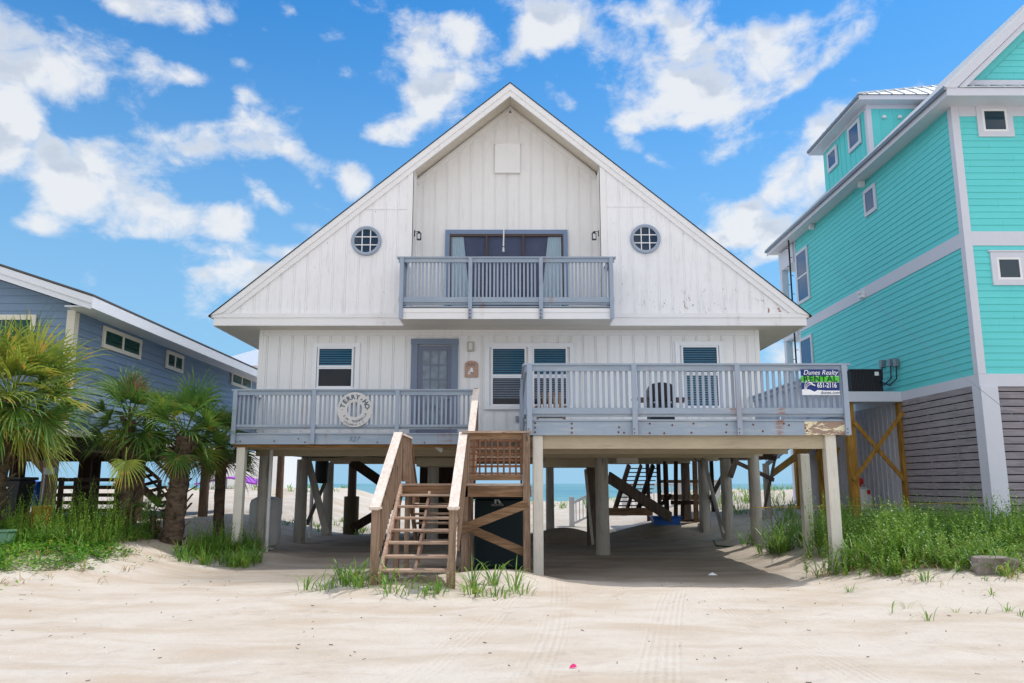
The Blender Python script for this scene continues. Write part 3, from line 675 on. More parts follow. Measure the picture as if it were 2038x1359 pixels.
for y in (YD + .12, 17.8, 20.4): mb.box(gx0_ + .2, gx1_ - .25, y, y + .1, zP(893, YD + .15), ZF - .222)
hp('deck_beam', mb, m_beam)
hp('deck_underside', MB().box(gx0_ + .1, gx1_ - .1, YD + .6, YW - .05, ZF - .30, ZF - .29), m_pile)
pp = [xP(px, 800, YD - .07) for px in (1054, 1263, 1470, 1684)]
railing(house, 'deck_railing', 'x', gx0_, gx1_, YD, zP(724, YD), zP(812, YD), zP(829, YD), pp, .1115, .05, True, zf0)
for x in (gx0_ + .02, gx1_ - .05):
    railing(house, 'deck_railing', 'y', YD + .1, YW - .06, x, zP(724, YD) - .003, zP(812, YD), zP(829, YD), [YD + 1.9, YD + 3.8], .1115, .045, False, ZF - .2)
def bolt(x, y, z, r=.018): hp('rusty_bolt', MB().cyl((x, y, z), (x, y - .008, z), r, n=8), m_rustm)
for px, py in ((1065, 842), (1065, 851), (1065, 860), (1138, 843), (1138, 852), (1138, 861), (1232, 850), (1231, 860), (1242, 861), (1293, 843), (1293, 862), (1322, 862), (1338, 846), (1376, 861), (1380, 843), (1445, 860), (1446, 845), (1499, 845), (1518, 858), (1560, 843), (1570, 846), (1606, 857)): bolt(xP(px, py, YD), YD, zP(py, YD))
for p in pp:
    for dz in (.04, .11): bolt(p - .02, YD - .095, zf0 + dz, .012)
for px, py in ((478, 878), (546, 878), (594, 873), (607, 880), (751, 880), (845, 881)): bolt(xP(px, py, YL), YL, zP(py, YL))

# posts and piles
def sqpost(px, Y, wd, ztop, mat=m_post, name='square_post', dp=None):
    x = xP(px, 1000, Y); g = H(x, Y) - .3; dp = dp or wd
    return hp(name, MB().box(x - wd / 2, x + wd / 2, Y, Y + dp, g, ztop), mat, bevel=.012)
sqpost(1071, YD + .05, .19, zf0 + .0, name='deck_post'); sqpost(1662, YD + .05, .2, ZF - .23, name='deck_post'); sqpost(1608, 17.75, .2, zP(893, YD + .15) , name='deck_post')
sqpost(473, YL + .06, .2, ZF - .26, name='deck_post')
def pile(px, Y, r, mat=m_pile, top=2.27, base=None, name='pile'):
    x = xP(px, 1000, Y); g = H(x, Y) - .3
    mb = MB(); n = 18; k = 8
    vs = []
    for j in range(k + 1):
        t_ = j / k
        for i in range(n):
            a_ = 2 * PI * i / n; rr = r * (1.06 - .1 * t_) * (1 + .03 * noise.noise(Vector((math.cos(a_) * 2, math.sin(a_) * 2, t_ * 3 + px))))
            vs.append((x + math.cos(a_) * rr, Y + r + math.sin(a_) * rr, g + (top - g) * t_))
    mb.add(vs, [(j * n + i, j * n + (i + 1) % n, (j + 1) * n + (i + 1) % n, (j + 1) * n + i) for j in range(k) for i in range(n)])
    return hp(name, mb, mat, smooth=True)
for a_ in ((520, 20.95, .155), (596, 24.2, .17), (650, 27.6, .17), (698, 29.0, .155), (1200, 20.6, .17), (1180, 23.6, .17), (1507, 20.95, .15), (1450, 23.4, .16), (1405, 26.0, .18), (1368, 28.6, .16),
          (860, 24.2, .17), (900, 28.4, .16), (1095, 29.4, .15), (1530, 29.2, .12)):
    pile(*a_, mat=m_pile if a_[0] not in (698, 1180, 1368) else m_pile2)
x = xP(692, 1020, 29.0); hp('pile_sleeve', MB().lathe((xP(698, 1000, 29.0), 29.155, H(x, 29)), [(.27, -.1), (.27, 1.32), (.19, 1.33)], 20), plain('brown_sleeve', srgb(88, 78, 58), .7), smooth=True)
def brace(p0, p1, Y0, Y1=None, wd=.2, th=.05, mat=m_pile2, name='brace'):
    Y1 = Y1 or Y0
    return hp(name, MB().beam(P(p0[0], p0[1], Y0), P(p1[0], p1[1], Y1), th, wd, up=(0, 0, 1) if True else None), mat)
brace((610, 905), (650, 1062), 24.5, 24.2, .22, .05, m_pile); brace((648, 958), (612, 1040), 27.4, 24.6, .16, .06)
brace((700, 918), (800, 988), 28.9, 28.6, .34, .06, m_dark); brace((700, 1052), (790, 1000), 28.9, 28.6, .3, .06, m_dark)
brace((1212, 950), (1335, 1030), 23.6, 26.5, .34, .06, m_pile2); brace((1400, 910), (1440, 1066), 25.8, 23.4, .2, .06, m_pile)
brace((1460, 905), (1400, 1020), 23.6, 27, .16, .05); brace((1470, 900), (1453, 950), 23.2, 23.2, .16, .05, m_pile2); brace((1462, 918), (1540, 955), 28, 29, .14, .05); brace((1545, 900), (1522, 1010), 29, 29.1, .1, .05)
brace((1165, 935), (1180, 1085), 22.4, 21.4, .1, .06, m_pile)
for (p0, p1, Y, th_, wd_) in (((1345, 905), (1345, 1058), 27.5, .12, .12), ((1322, 905), (1326, 1040), 28.2, .1, .1), ((1358, 1000), (1358, 1050), 27.6, .1, .1), ((1330, 1040), (1402, 1040), 27.4, .06, .2), ((1335, 1000), (1400, 1000), 27.8, .06, .14), ((1316, 1004), (1336, 984), 27.9, .05, .12), ((1382, 905), (1386, 1050), 27.2, .14, .14), ((860, 960), (905, 1010), 25.5, .05, .16), ((835, 1008), (905, 1004), 25.5, .05, .2), ((870, 925), (866, 1040), 25.4, .12, .12), ((1475, 905), (1545, 912), 28.6, .05, .16)):
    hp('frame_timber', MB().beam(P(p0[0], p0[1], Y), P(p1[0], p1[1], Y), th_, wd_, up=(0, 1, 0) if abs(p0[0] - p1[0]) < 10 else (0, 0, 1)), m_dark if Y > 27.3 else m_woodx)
# boxed ducts below the floor, ceiling lamp
for (pa, pb, py, Y0, Y1) in ((829, 912, 928, 22.6, 24.0), (1085, 1190, 929, 21.9, 23.4), (1227, 1270, 922, 21.2, 22.2)):
    hp('duct_box', MB().box(xP(pa, 910, Y0), xP(pb, 910, Y0), Y0, Y1, zP(py, Y0), 2.256), m_beam if pa != 1227 else m_soffit)
hp('floodlight', MB().beam(P(868, 889, 19.7), P(880, 897, 19.7), .12, .1), m_vinyl)
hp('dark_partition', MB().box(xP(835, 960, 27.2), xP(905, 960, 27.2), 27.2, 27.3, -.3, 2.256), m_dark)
tx = xP(642, 930, 26.8)
hp('water_heater', MB().lathe((tx, 26.7, 1.55), [(0, 0), (.2, .02), (.22, .06), (.22, .85), (.18, .92), (0, .93)], 16), m_blackp, smooth=True)
hp('drain_pipe', MB().cyl(P(541, 893, 20.6), (xP(530, 1090, 20.5), 20.5, H(-6.3, 20.5) - .1), .045, n=10), m_vinyl, smooth=True)
hp('drain_pipe', MB().cyl((xP(620, 1000, 26), 26, H(-6.5, 26) - .1), (xP(620, 1000, 26), 26, 1.6), .06, n=10), m_vinyl, smooth=True)

# porch stairs, landing, handrails ------------------------------------------------
SXL, SXR = -2.10, -.93; LZ = 1.55; LY = 14.93
st_root = hp('stairs', MB().beam((SXL + .06, LY, LZ - .12), (SXL + .06, 12.72, LZ - .12 - .188 * 7.2), .045, .27).beam((SXR - .06, LY, LZ - .12), (SXR - .06, 12.72, LZ - .12 - .188 * 7.2), .045, .27).beam(((SXL + SXR) / 2, LY, LZ - .22), ((SXL + SXR) / 2, 12.9, LZ - .22 - .188 * 6.4), .04, .2), m_woody)
for k in range(1, 8):
    z = LZ - .188 * k + random.uniform(-.004, .004); y = LY - .313 * k
    MB().box(SXL + .02, SXR - .02, y, y + .27, z - .04, z).build('tread', m_tread, st_root, bevel=.006)
hp('landing', boards(SXL - .03, .34, LY, 16.25, LZ), m_tread)
mb = MB().box(SXL - .02, .36, LY + .02, LY + .06, LZ - .24, LZ - .042)
mb.box(SXL - .02, SXL + .02, LY + .061, 16.2, LZ - .24, LZ - .042).box(.32, .36, LY + .061, 17.1, LZ - .24, LZ - .042).box(SXL + .03, .31, 16.15, 16.19, LZ - .24, LZ - .042)
hp('landing_joist', mb, m_woodx)
hp('landing', boards(-.9, .34, 16.26, 17.1, LZ), m_tread)
def lpost(x, y, z1, z0=None, wd=.1, mat=m_woodz):
    z0 = H(x, y) - .3 if z0 is None else z0
    return hp('stair_post', MB().box(x - wd / 2, x + wd / 2, y - wd / 2, y + wd / 2, z0, z1), mat, bevel=.006)
RZ = zP(861, LY)
lpost(SXL - .03, 12.74, 1.16, wd=.12); lpost(SXR + .0, 12.74, 1.16, wd=.11)
lpost(SXL, LY + .0, RZ - .04); lpost(SXR + .06, LY + .08, RZ - .04, wd=.12); lpost(.27, LY + .03, RZ - .02, wd=.13); lpost(SXL + .02, 16.2, RZ - .02); lpost(-.86, 17.0, 2.6)
lpost(SXR + .06, 16.2, LZ - .05); 
# sloped handrails: flat cap and side rail
for x, dx in ((SXL - .03, 0), (SXR + .02, 0)):
    y0, z0, y1, z1 = 12.6, 1.10, LY + .06, RZ - .04
    h_ = hp('handrail', MB().beam((x, y0, z0 + .06), (x, y1, z1 + .04), .155, .035), m_handr)
    MB().beam((x + .03, y0 + .15, z0 + .06), (x + .03, y1, z1 - .03), .035, .09).build('rail', m_woody, h_)
    MB().beam((x + .02, y0 + .15, z0 - .70), (x + .02, y1 - .02, z1 - .78), .035, .09).build('bottom_rail', m_handr, h_)
    mb = MB(); n = 17
    for i in range(1, n):
        t_ = i / n; y = y0 + .1 + (y1 - y0 - .1) * t_; z = z0 + (z1 - z0) * ((y - y0) / (y1 - y0))
        mb.box(x + .05, x + .085, y, y + .036, z - .72, z - .02)
    tag(mb.build('balusters', m_woodz, h_), kind='stuff')
    MB().box(x - .09, x + .09, y0 - .02, y0 + .17, 1.162, 1.195).build('newel_cap', m_handr, h_)
# landing side rail and the flight down to the back
h_ = hp('landing_railing', MB().box(SXL - .06, SXL + .08, LY + .1, 16.27, RZ - .045, RZ - .01), m_handr)
MB().box(SXL - .0, SXL + .036, LY + .06, 16.15, RZ - .14, RZ - .047).build('rail', m_woodz, h_); MB().box(SXL - .0, SXL + .036, LY + .06, 16.15, LZ + .08, LZ + .17).build('rail', m_woodz, h_)
mb = MB()
for i in range(8): y = LY + .14 + i * .135; mb.box(SXL + .037, SXL + .07, y, y + .036, LZ + .04, RZ - .048)
for i in range(9): y = 16.34 + i * .12; mb.box(SXL + .0, SXL + .035, y, y + .036, max(LZ - 1.2, LZ + .05 - .7 * (y - 16.2)), RZ - .06 - .72 * (y - 16.2))
tag(mb.build('balusters', m_woodz, h_), kind='stuff')
hp('handrail', MB().beam((SXL, 16.25, RZ - .03), (SXL, 18.0, RZ - .03 - 1.75 * .75), .12, .035), m_woodx)
rs = hp('landing_stairs', MB().beam((SXL + .05, 16.22, LZ - .12), (SXL + .05, 18.1, LZ - .12 - 1.55), .045, .26), m_woodx); MB().beam((SXR - .0, 16.22, LZ - .12), (SXR - .0, 18.1, LZ - .12 - 1.55), .045, .26).build('stringer', m_woodx, rs)
for k in range(1, 7): MB().box(SXL + .08, SXR - .03, 16.0 + .27 * k, 16.25 + .27 * k, LZ - .04 - .2 * k, LZ - .2 * k).build('tread', m_tread, rs)
# lattice panel
lt = hp('lattice_railing', MB().box(SXR + .0, .36, LY - .05, LY + .1, RZ - .005, RZ + .03), m_tread)
MB().box(SXR + .13, .2, LY + .0, LY + .04, RZ - .12, RZ - .006).build('rail', m_woodx, lt); MB().box(SXR + .13, .2, LY + .0, LY + .04, LZ + .06, LZ + .16).build('rail', m_woodx, lt)
mb = MB(); za, zb = LZ + .161, RZ - .121
for i in range(9): x = SXR + .2 + i * .112; mb.box(x, x + .036, LY + .005, LY + .018, za, zb)
for i in range(6): z = za + .03 + i * (zb - za - .06) / 5; mb.box(SXR + .14, .19, LY + .019, LY + .03, z - .014, z + .014)
mb.build('lattice', timber('lattice_wood', srgb(142, 98, 74), srgb(110, 74, 54), 'z', knots=False), lt)
# braces under the landing
hp('landing_brace', MB().beam(P(905, 1058, LY - .05), P(1050, 1002, LY - .03), .04, .16), m_woodx)
hp('landing_brace', MB().beam(P(935, 1052, LY + .14), P(1052, 1102, LY + .12), .04, .15), m_woodx)
# upper flight to the deck
us = hp('deck_stairs', MB().beam((-.8, 17.05, LZ + .05), (-.8, 19.1, ZF - .12), .045, .25), m_woodx); MB().beam((.2, 17.05, LZ + .05), (.2, 19.1, ZF - .12), .045, .25).build('stringer', m_woodx, us)
for k in range(1, 6): MB().box(-.78, .18, 16.75 + .36 * k, 17.05 + .36 * k, LZ + .2 * k - .04, LZ + .2 * k).build('tread', m_tread, us)
h_ = hp('handrail', MB().beam((-.86, 16.9, 2.62), (-.86, 19.1, zP(775, YL) + .02), .15, .036), m_handr)
mb = MB()
for i in range(1, 15): y = 16.95 + i * .145; z = 2.62 + (y - 16.9) * .535; mb.box(-.85, -.815, y, y + .036, z - .95, z - .03)
tag(mb.build('balusters', m_woodz, h_), kind='stuff')
hp('deck_end_post', MB().box(lx1 + .0, lx1 + .11, YL - .05, YL + .05, ZF, zP(775, YL) + .03), m_woodz)
# floor piece linking the two decks in front of the wall
hp('deck_floor', boards(lx1 + .11, gx0_ - .03, YL + .1, YW - .1, ZF), m_railx)

# rear deck, rear stairs and frames seen through the piles
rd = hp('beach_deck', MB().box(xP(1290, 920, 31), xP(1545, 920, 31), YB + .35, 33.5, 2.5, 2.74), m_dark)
for px, Y in ((1312, 31.2), (1327, 33), (1395, 31.2), (1290, 33.2), (1418, 33)): MB().box(xP(px, 960, Y) - .07, xP(px, 960, Y) + .07, Y, Y + .14, H(xP(px, 960, Y), Y) - .2, 2.52).build('post', m_dark, rd)
for (pa, pb, py0, py1, Y) in ((1315, 1400, 955, 961, 31.4), (1312, 1400, 984, 995, 31.4), (1330, 1400, 1032, 1040, 30.5)):
    MB().box(xP(pa, py0, Y), xP(pb, py0, Y), Y, Y + .05, zP(py1, Y), zP(py0, Y)).build('rail', m_woodx, rd)
bs = hp('beach_stairs', MB().beam(P(1252, 925, 31.2), P(1222, 1020, 30.4), .06, .22).beam(P(1300, 925, 31.2), P(1268, 1020, 30.4), .06, .22).beam(P(1276, 925, 31.2), P(1246, 1020, 30.4), .05, .16), m_dark)
for k in range(11):
    t_ = k / 10; p0 = P(1236, 1015, 30.4) * (1 - t_) + P(1258, 932, 31.2) * t_; 
    MB().box(p0.x - .15, p0.x + 1.02, p0.y, p0.y + .26, p0.z - .02, p0.z + .02).build('tread', m_dark, bs)
hp('ground_sill', MB().box(xP(1212, 1015, 30), xP(1300, 1015, 30), 30.1, 30.25, zP(1026, 30), zP(1011, 30)), m_woodx)
mb = MB()
for (a_, b_, c_) in (((1402, 905), (1392, 930), (1380, 908)), ((1428, 905), (1440, 925), (1455, 904)), ((700, 905), (760, 912), (800, 909)), ((560, 905), (640, 915), (700, 907))):
    A, Bm, Cm = P(*a_, 24), P(*b_, 24), P(*c_, 24); mb.tube([A.lerp(Bm, t_).lerp(Bm.lerp(Cm, t_), t_) for t_ in [i / 8 for i in range(9)]], .012, 5)
hp('loose_cable', mb, m_black)

# ================================================================ teal house
TX, TY, TB = 12.12, 20.5, 32.9
teal = thing('teal_house', (TX + 3, TY, 0), 'tall turquoise lap sided house with grey slatted ground floor', 'house')
TZ1 = 4.0; zb0, zb1 = zP(769, TY), zP(744, TY)                 # lower belt
zm0, zm1 = zP(489, TY), zP(461, TY)                              # middle belt
EZ = 11.9; TRX = 18.6
def lap(mb, p, q, z0, z1, e, nrm, xr=None, t0=.022, t1=.004):
    """lap siding between plan points p and q"""
    p, q, nrm = Vector(p + (0,)), Vector(q + (0,)), Vector(nrm + (0,)); z = z0
    while z < z1 - .01:
        zt_ = min(z + e, z1); a, b = p, q; at, bt = p, q
        if xr: 
            r0 = xr(z); r1 = xr(zt_)
            if not r0 or not r1: break
            a, b = p.lerp(q, r0[0]), p.lerp(q, r0[1]); at, bt = p.lerp(q, r1[0]), p.lerp(q, r1[1])
        zz = Vector((0, 0, z)); zu = Vector((0, 0, zt_))
        mb.add([a + nrm * t0 + zz, b + nrm * t0 + zz, bt + nrm * t1 + zu, at + nrm * t1 + zu, a + zz - nrm * .0, b + zz - nrm * .0], [(0, 1, 2, 3), (4, 5, 1, 0)])
        z += e
    return mb
XE = 20.6
mb = MB().box(TX, XE, TY, TB, zb0 + .02, EZ + .25)
lap(mb, (TX, TY), (XE, TY), zb1, zm0, .185, (0, -1)); lap(mb, (TX, TY), (XE, TY), zm1, EZ - .25, .185, (0, -1))
lap(mb, (TX, TB), (TX, TY), zb1, zm0, .185, (-1, 0)); lap(mb, (TX, TB), (TX, TY), zm1, EZ + .1, .185, (-1, 0))
mb.build('wall', m_teal, teal)
mb = MB()
for (a, b_, t_) in ((zb0, zb1, .03), (zm0, zm1, .028)):
    mb.box(TX - t_, TX - .0, TY - t_, TB, a, b_); mb.box(TX + .001, XE, TY - t_, TY - .0, a, b_)
mb.build('belt_board', m_twhite, teal)
MB().box(TX - .036, TX + .17, TY - .036, TY - .0, zb1 + .002, EZ - .02).box(TX - .036, TX - .0, TY + .001, TY + .17, zb1 + .002, EZ - .02).build('corner_board', m_twhite, teal)
MB().box(TX - .03, TX + .1, TB - .1, TB + .03, zb1 + .002, EZ).build('corner_board', m_twhite, teal)
MB().box(TX + .18, XE, TY - .03, TY - .001, EZ - .4, EZ - .1).build('frieze', m_twhite, teal)
# eaves: soffit, gutter fascia, metal roof
OX = TX - .52; OY = TY - .75; OB = 35.0; GS = math.tan(R(43.6))
MB().box(OX + .03, TX + .3, OY + .03, OB - .02, EZ - .12, EZ - .06).box(TX + .301, XE, OY + .03, TY + .1, EZ - .12, EZ - .06).build('soffit', m_twhite, teal)
mb = MB().box(OX, OX + .029, OY, OB, EZ - .16, EZ + .06).box(OX + .03, XE, OY, OY + .029, EZ - .16, EZ + .06)
mb.build('fascia', m_twhite, teal)
mb = MB().box(OX - .08, OX - .001, OY - .02, OB + .05, EZ - .01, EZ + .08); mb.build('gutter', m_greymetal, teal)
RXg = 17.2; RG = EZ + .05 + (RXg - OX) * GS
mb = MB().prism([(OX - .02, EZ + .06), (RXg, RG), (RXg, RG + .09), (OX - .08, EZ + .10)], OY - .03, OB)
mb.prism([(RXg, RG), (2 * RXg - OX, EZ + .06), (2 * RXg - OX, EZ + .10), (RXg, RG + .09)], OY - .03, OB)
y = OY + .2
while y < OB: mb.prism([(OX - .06, EZ + .10), (RXg, RG + .09), (RXg, RG + .13), (OX - .06, EZ + .14)], y, y + .03); y += .42
mb.build('metal_roof', m_metalroof, teal)
q = .26
MB().prism([(OX - .03, EZ + .055), (RXg, RG), (RXg, RG - q), (OX + q / GS, EZ + .055)], OY - .025, OY + .03).prism([(OX + .3, EZ + .06), (RXg, RG - q - .001), (RXg, RG - q - .2), (OX + .5, EZ + .06)], OY + .031, TY - .3).build('rake_board', m_twhite, teal)
# pent roof strip and gable wall
mb = MB().prismx([(OY - .03, EZ + .08), (TY - .2, EZ + .42), (TY - .2, EZ + .34), (OY - .03, EZ + .062)], OX + .35, XE)
x = OX + .7
while x < XE: mb.prismx([(OY - .03, EZ + .081), (TY - .2, EZ + .421), (TY - .2, EZ + .46), (OY - .03, EZ + .12)], x, x + .025); x += .42
mb.build('pent_roof', m_metalroof, teal)
MB().box(OX + .8, XE, TY - .35, TY - .22, EZ + .36, EZ + .5).build('pent_flashing', m_twhite, teal)
mb = MB(); gx_ = OX + .5; W_ = XE - gx_
lap(mb, (gx_, TY - .2), (XE, TY - .2), EZ + .42, EZ + 4.5, .185, (0, -1), xr=lambda z: (max(0, ((z - EZ - .02) / GS + .28) / W_), 1) if ((z - EZ) / GS + .3) / W_ < .98 else None)
mb.prism([(gx_ + .05, EZ + .1), (XE, EZ + .1), (XE, EZ + (XE - gx_) * .0 + .5), (RXg, RG - .4)], TY - .19, TY - .1)
mb.build('gable_wall', m_teal, teal)
# ground floor slats, front pillar
def slats(mb, p, q, z0, z1, nrm):
    z = z0; p, q = Vector(p + (0,)), Vector(q + (0,)); n_ = Vector(nrm + (0,))
    while z < z1 - .1:
        mb.beam(p + Vector((0, 0, z + .085)) + n_ * random.uniform(0, .004), q + Vector((0, 0, z + .085)), .03, .165); z += .193
gz = .05
mb = MB(); slats(mb, (TX - .02, TY + .32), (TX - .02, 24.75), gz, zb0 - .01, (-1, 0)); mb.build('slats', m_slat, teal); mb = MB(); slats(mb, (TX - .02, 28.4), (TX - .02, TB), gz, zb0 - .01, (-1, 0)); mb.build('slats', m_slat, teal)
mb = MB(); slats(mb, (TX + .42, TY + .02), (XE, TY + .02), gz, zb0 - .01, (0, -1)); mb.build('slats', m_slatx, teal)
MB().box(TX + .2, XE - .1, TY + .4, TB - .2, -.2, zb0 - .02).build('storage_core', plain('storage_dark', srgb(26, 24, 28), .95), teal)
for y in (21.8, 23.2): MB().box(TX + .0, TX + .08, y, y + .09, 0, zb0 - .01).build('stud', m_slat, teal)
MB().box(TX - .05, TX + .40, TY - .10, TY + .30, -.2, zb0 - .003).build('corner_pillar', m_twhite, teal, bevel=.01)
MB().box(TX - .3, XE, TY - .35, TY + 3, -.3, .32).build('concrete_slab', plain('concrete', srgb(176, 168, 160), .9), teal)
# front windows, side windows
def tw_front(pa, pb, py0, py1, label):
    Y = TY; x0, x1, z0, z1 = xP(pa, (py0 + py1) / 2, Y), xP(pb, (py0 + py1) / 2, Y), zP(py1, Y), zP(py0, Y)
    f = MB(); w_ = .15
    f.box(x0, x1, Y - .055, Y - .001, z1 - w_, z1).box(x0, x1, Y - .055, Y - .001, z0, z0 + w_).box(x0, x0 + w_, Y - .054, Y - .001, z0 + w_, z1 - w_).box(x1 - w_, x1, Y - .054, Y - .001, z0 + w_, z1 - w_)
    f.box(x0 - .05, x1 + .05, Y - .08, Y - .001, z1 + .001, z1 + .04)
    o = tag(f.build('window', m_twhite, teal), label)
    a, b_, c_, d_ = x0 + w_, x1 - w_, z0 + w_, z1 - w_; s_ = .06
    MB().box(a, b_, Y - .05, Y - .002, c_, c_ + s_).box(a, b_, Y - .05, Y - .002, d_ - s_, d_).box(a, a + s_, Y - .049, Y - .002, c_ + s_, d_ - s_).box(b_ - s_, b_, Y - .049, Y - .002, c_ + s_, d_ - s_).build('sash', m_vinyl, o)
    MB().box(a + s_, b_ - s_, Y - .035, Y - .028, c_ + s_, d_ - s_).build('pane', glass('front_glass_%d' % pa, (.3, .4, .45), .1, (.02, .05, .075)), o)
tw_front(1943, 2014, 208, 273, 'small square window under the gable'); tw_front(1972, 2043, 502, 568, 'small square window of the middle floor')
def tw_side(y0, y1, z0, z1, par, X, label=None, split=False, head=True):
    w_ = .12; f = MB().box(X - .055, X - .001, y0, y1, z1 - w_, z1).box(X - .055, X - .001, y0, y1, z0, z0 + w_).box(X - .054, X - .001, y0, y0 + w_, z0 + w_, z1 - w_).box(X - .054, X - .001, y1 - w_, y1, z0 + w_, z1 - w_)
    o = f.build('window', m_twhite, par)
    if label: tag(o, label)
    MB().box(X - .035, X - .026, y0 + w_, y1 - w_, z0 + w_, z1 - w_).build('pane', m_sideglass, o)
    if split: MB().box(X - .05, X - .036, y0 + w_, y1 - w_, (z0 + z1) / 2 - .03, (z0 + z1) / 2 + .03).build('sash', m_vinyl, o)
m_sideglass = glass('side_glass', (.3, .5, .7), .1, (.03, .10, .24))
def side_at(px, py, X): d_ = ray(px, py); Y = X / (d_.x / d_.y); return Y, HC + d_.z / d_.y * Y
def swin(pl, pr, pyt, pyb, pxm, X, par, label, split=False):
    ya, _ = side_at(pr, (pyt + pyb) / 2, X); yb, _ = side_at(pl, (pyt + pyb) / 2, X); _, z1 = side_at(pxm, pyt, X); _, z0 = side_at(pxm, pyb, X)
    tw_side(ya, yb, z0, z1, par, X, label, split)
swin(1587, 1611, 495, 603, 1598, TX - .022, teal, 'tall double sash window near the far corner', True)
swin(1597, 1621, 668, 800, 1608, TX - .022, teal, 'tall blue reflecting window on the lower floor')
swin(1721, 1745, 371, 426, 1733, TX - .022, teal, 'tiny window under the eave')
for px, py in ((1718, 587),): 
    Y, z = side_at(px, py, TX - .03); MB().box(TX - .15, TX - .031, Y - .12, Y + .12, z - .1, z + .1).box(TX - .19, TX - .151, Y - .14, Y + .14, z + .04, z + .12).build('dryer_vent', m_vinyl, teal)
for px, py in ((1617, 463), (1716, 375)):
    Y, z = side_at(px, py, TX - .1); MB().box(TX - .22, TX - .023, Y - .07, Y + .07, EZ - .32, EZ - .125).build('camera_bracket', m_vinyl, teal)
# dormer
DX = 12.35; DY0, _z = side_at(1728, 260, DX); DY1, _z = side_at(1641, 345, DX); DZ = 14.55
DXF = OX + (DZ - EZ) / GS + .1
mb = MB().box(DX, DXF, DY0, DY1, EZ + .3, DZ)
y = DY0 + .3
while y < DY1 - .1: mb.box(DX - .02, DX - .0, y, y + .05, EZ + .4, DZ - .02); y += .4
x = DX + .45
while x < DXF: mb.box(x, x + .05, DY0 - .02, DY0, EZ + .4, DZ - .02); x += .45
mb.build('dormer_wall', m_tealt, teal)
MB().box(DX - .03, DX + .14, DY0 - .03, DY0 - .0, EZ + .3, DZ - .15).box(DX - .03, DX - .0, DY0, DY0 + .14, EZ + .3, DZ - .15).box(DX - .03, DXF, DY0 - .028, DY0 - .0, DZ - .15, DZ).box(DX - .028, DX, DY0, DY1, DZ - .12, DZ).build('dormer_trim', m_twhite, teal)
ox, oy0, oy1 = DX - .42, DY0 - .42, DY1 + .42
MB().box(ox, DXF + 1.5, oy0, oy1, DZ + .001, DZ + .17).build('dormer_fascia', m_twhite, teal)
rz = DZ + .17; rx = 15.6; ry0, ry1 = (oy0 + oy1) / 2 - .9, (oy0 + oy1) / 2 + .9; rt = rz + 1.1
mb = MB().add([(ox - .05, oy0 - .05, rz), (ox - .05, oy1 + .05, rz), (rx, ry1, rt), (rx, ry0, rt), (XE, oy0 - .05, rz), (XE, ry0, rt), (XE, oy1 + .05, rz), (XE, ry1, rt)], [(0, 3, 2, 1), (0, 4, 5, 3), (1, 2, 7, 6), (3, 5, 7, 2)])
for i in range(12):
    x = ox + .3 + i * .42; t_ = min(1, (x - ox) / (rx - ox)); mb.beam((x, oy0 - .05, rz + .03), (x, oy0 - .05 + (ry0 - oy0) * t_, rz + 1.1 * t_ + .03), .03, .05)
for i in range(8):
    y = oy0 + .2 + i * .42; t_ = min((y - oy0) / (ry0 - oy0), (oy1 - y) / (oy1 - ry1), 1); mb.beam((ox - .05, y, rz + .03), (ox - .05 + (rx - ox) * t_, y, rz + 1.1 * t_ + .03), .03, .05)
mb.beam((ox - .05, oy0 - .05, rz + .03), (rx, ry0, rt + .03), .06, .06); mb.build('dormer_roof', m_metalroof, teal)
MB().box(ox - .06, ox - .001, oy0, oy1, rz - .1, rz - .0).build('gutter', m_greymetal, teal)
swin(1689, 1714, 243, 296, 1702, DX - .022, teal, 'nearer small dormer window'); swin(1648, 1668, 296, 338, 1657, DX - .022, teal, 'farther small dormer window')
for px, py in ((1758, 234), (1789, 234)):
    x, z = xP(px, py, DY0), zP(py, DY0); MB().lathe((x, DY0 - .06, z - .06), [(0, 0), (.07, .02), (.08, .06), (.06, .1), (0, .12)], 12).build('vent_cap', m_vinyl, teal, smooth=True)
# seaward porch
MB().box(TX - .12, XE, TB + .04, OB - .3, 7.7, 8.1).box(TX - .12, XE, TB + .04, OB - .3, 4.0, 4.5).box(TX - .1, XE, TB + .04, OB - .32, 10.9, 11.7).build('porch_beam', m_twhite, teal)
for z0, z1 in ((8.101, 10.899), (4.501, 7.699), (0, 3.999)): MB().box(TX - .1, TX + .18, OB - .62, OB - .34, z0, z1).build('porch_post', m_twhite, teal)
# AC platform with posts, braces and panels
pf = MB().box(TX - 2.1, TX - .04, 24.6, 24.65, zP(799, 24.6), zP(779, 24.6)).box(TX - 2.1, TX - 2.05, 24.651, 28, zP(799, 24.6), zP(779, 24.6)).box(TX - 2.05, TX - .04, 24.651, 28, zP(783, 24.6), zP(780, 24.6)).build('platform', m_twhite, teal)
zt_ = zP(799, 24.6) - .005
for (px, Y) in ((1808, 24.72), (1701, 24.72), (1742, 27.6), (1640, 27.6), (1592, 32.3)):
    x = xP(px, 950, Y); MB().box(x - .13, x + .13, Y, Y + .2, -.2, zt_).build('platform_post', m_yel, teal)
for a_, b_, Y in (((1700, 840), (1800, 955), 24.66), ((1797, 820), (1700, 955), 24.60), ((1625, 915), (1660, 800), 27.4), ((1620, 850), (1645, 965), 27.45), ((1645, 965), (1668, 890), 27.4)):
    MB().beam(P(a_[0], a_[1], Y), P(b_[0], b_[1], Y), .04, .12).build('platform_brace', m_yel, teal)
mb = MB(); x0, x1 = xP(1700, 900, 28.2), xP(1800, 900, 28.2)
mb.box(10.2, 12.0, 28.2, 28.25, -.2, zt_)
for i in range(9): mb.box(10.25 + i * .2, 10.29 + i * .2, 28.16, 28.199, -.2, zt_)
mb.box(TX - .03, TX - .001, 24.95, 28.19, -.2, zt_)
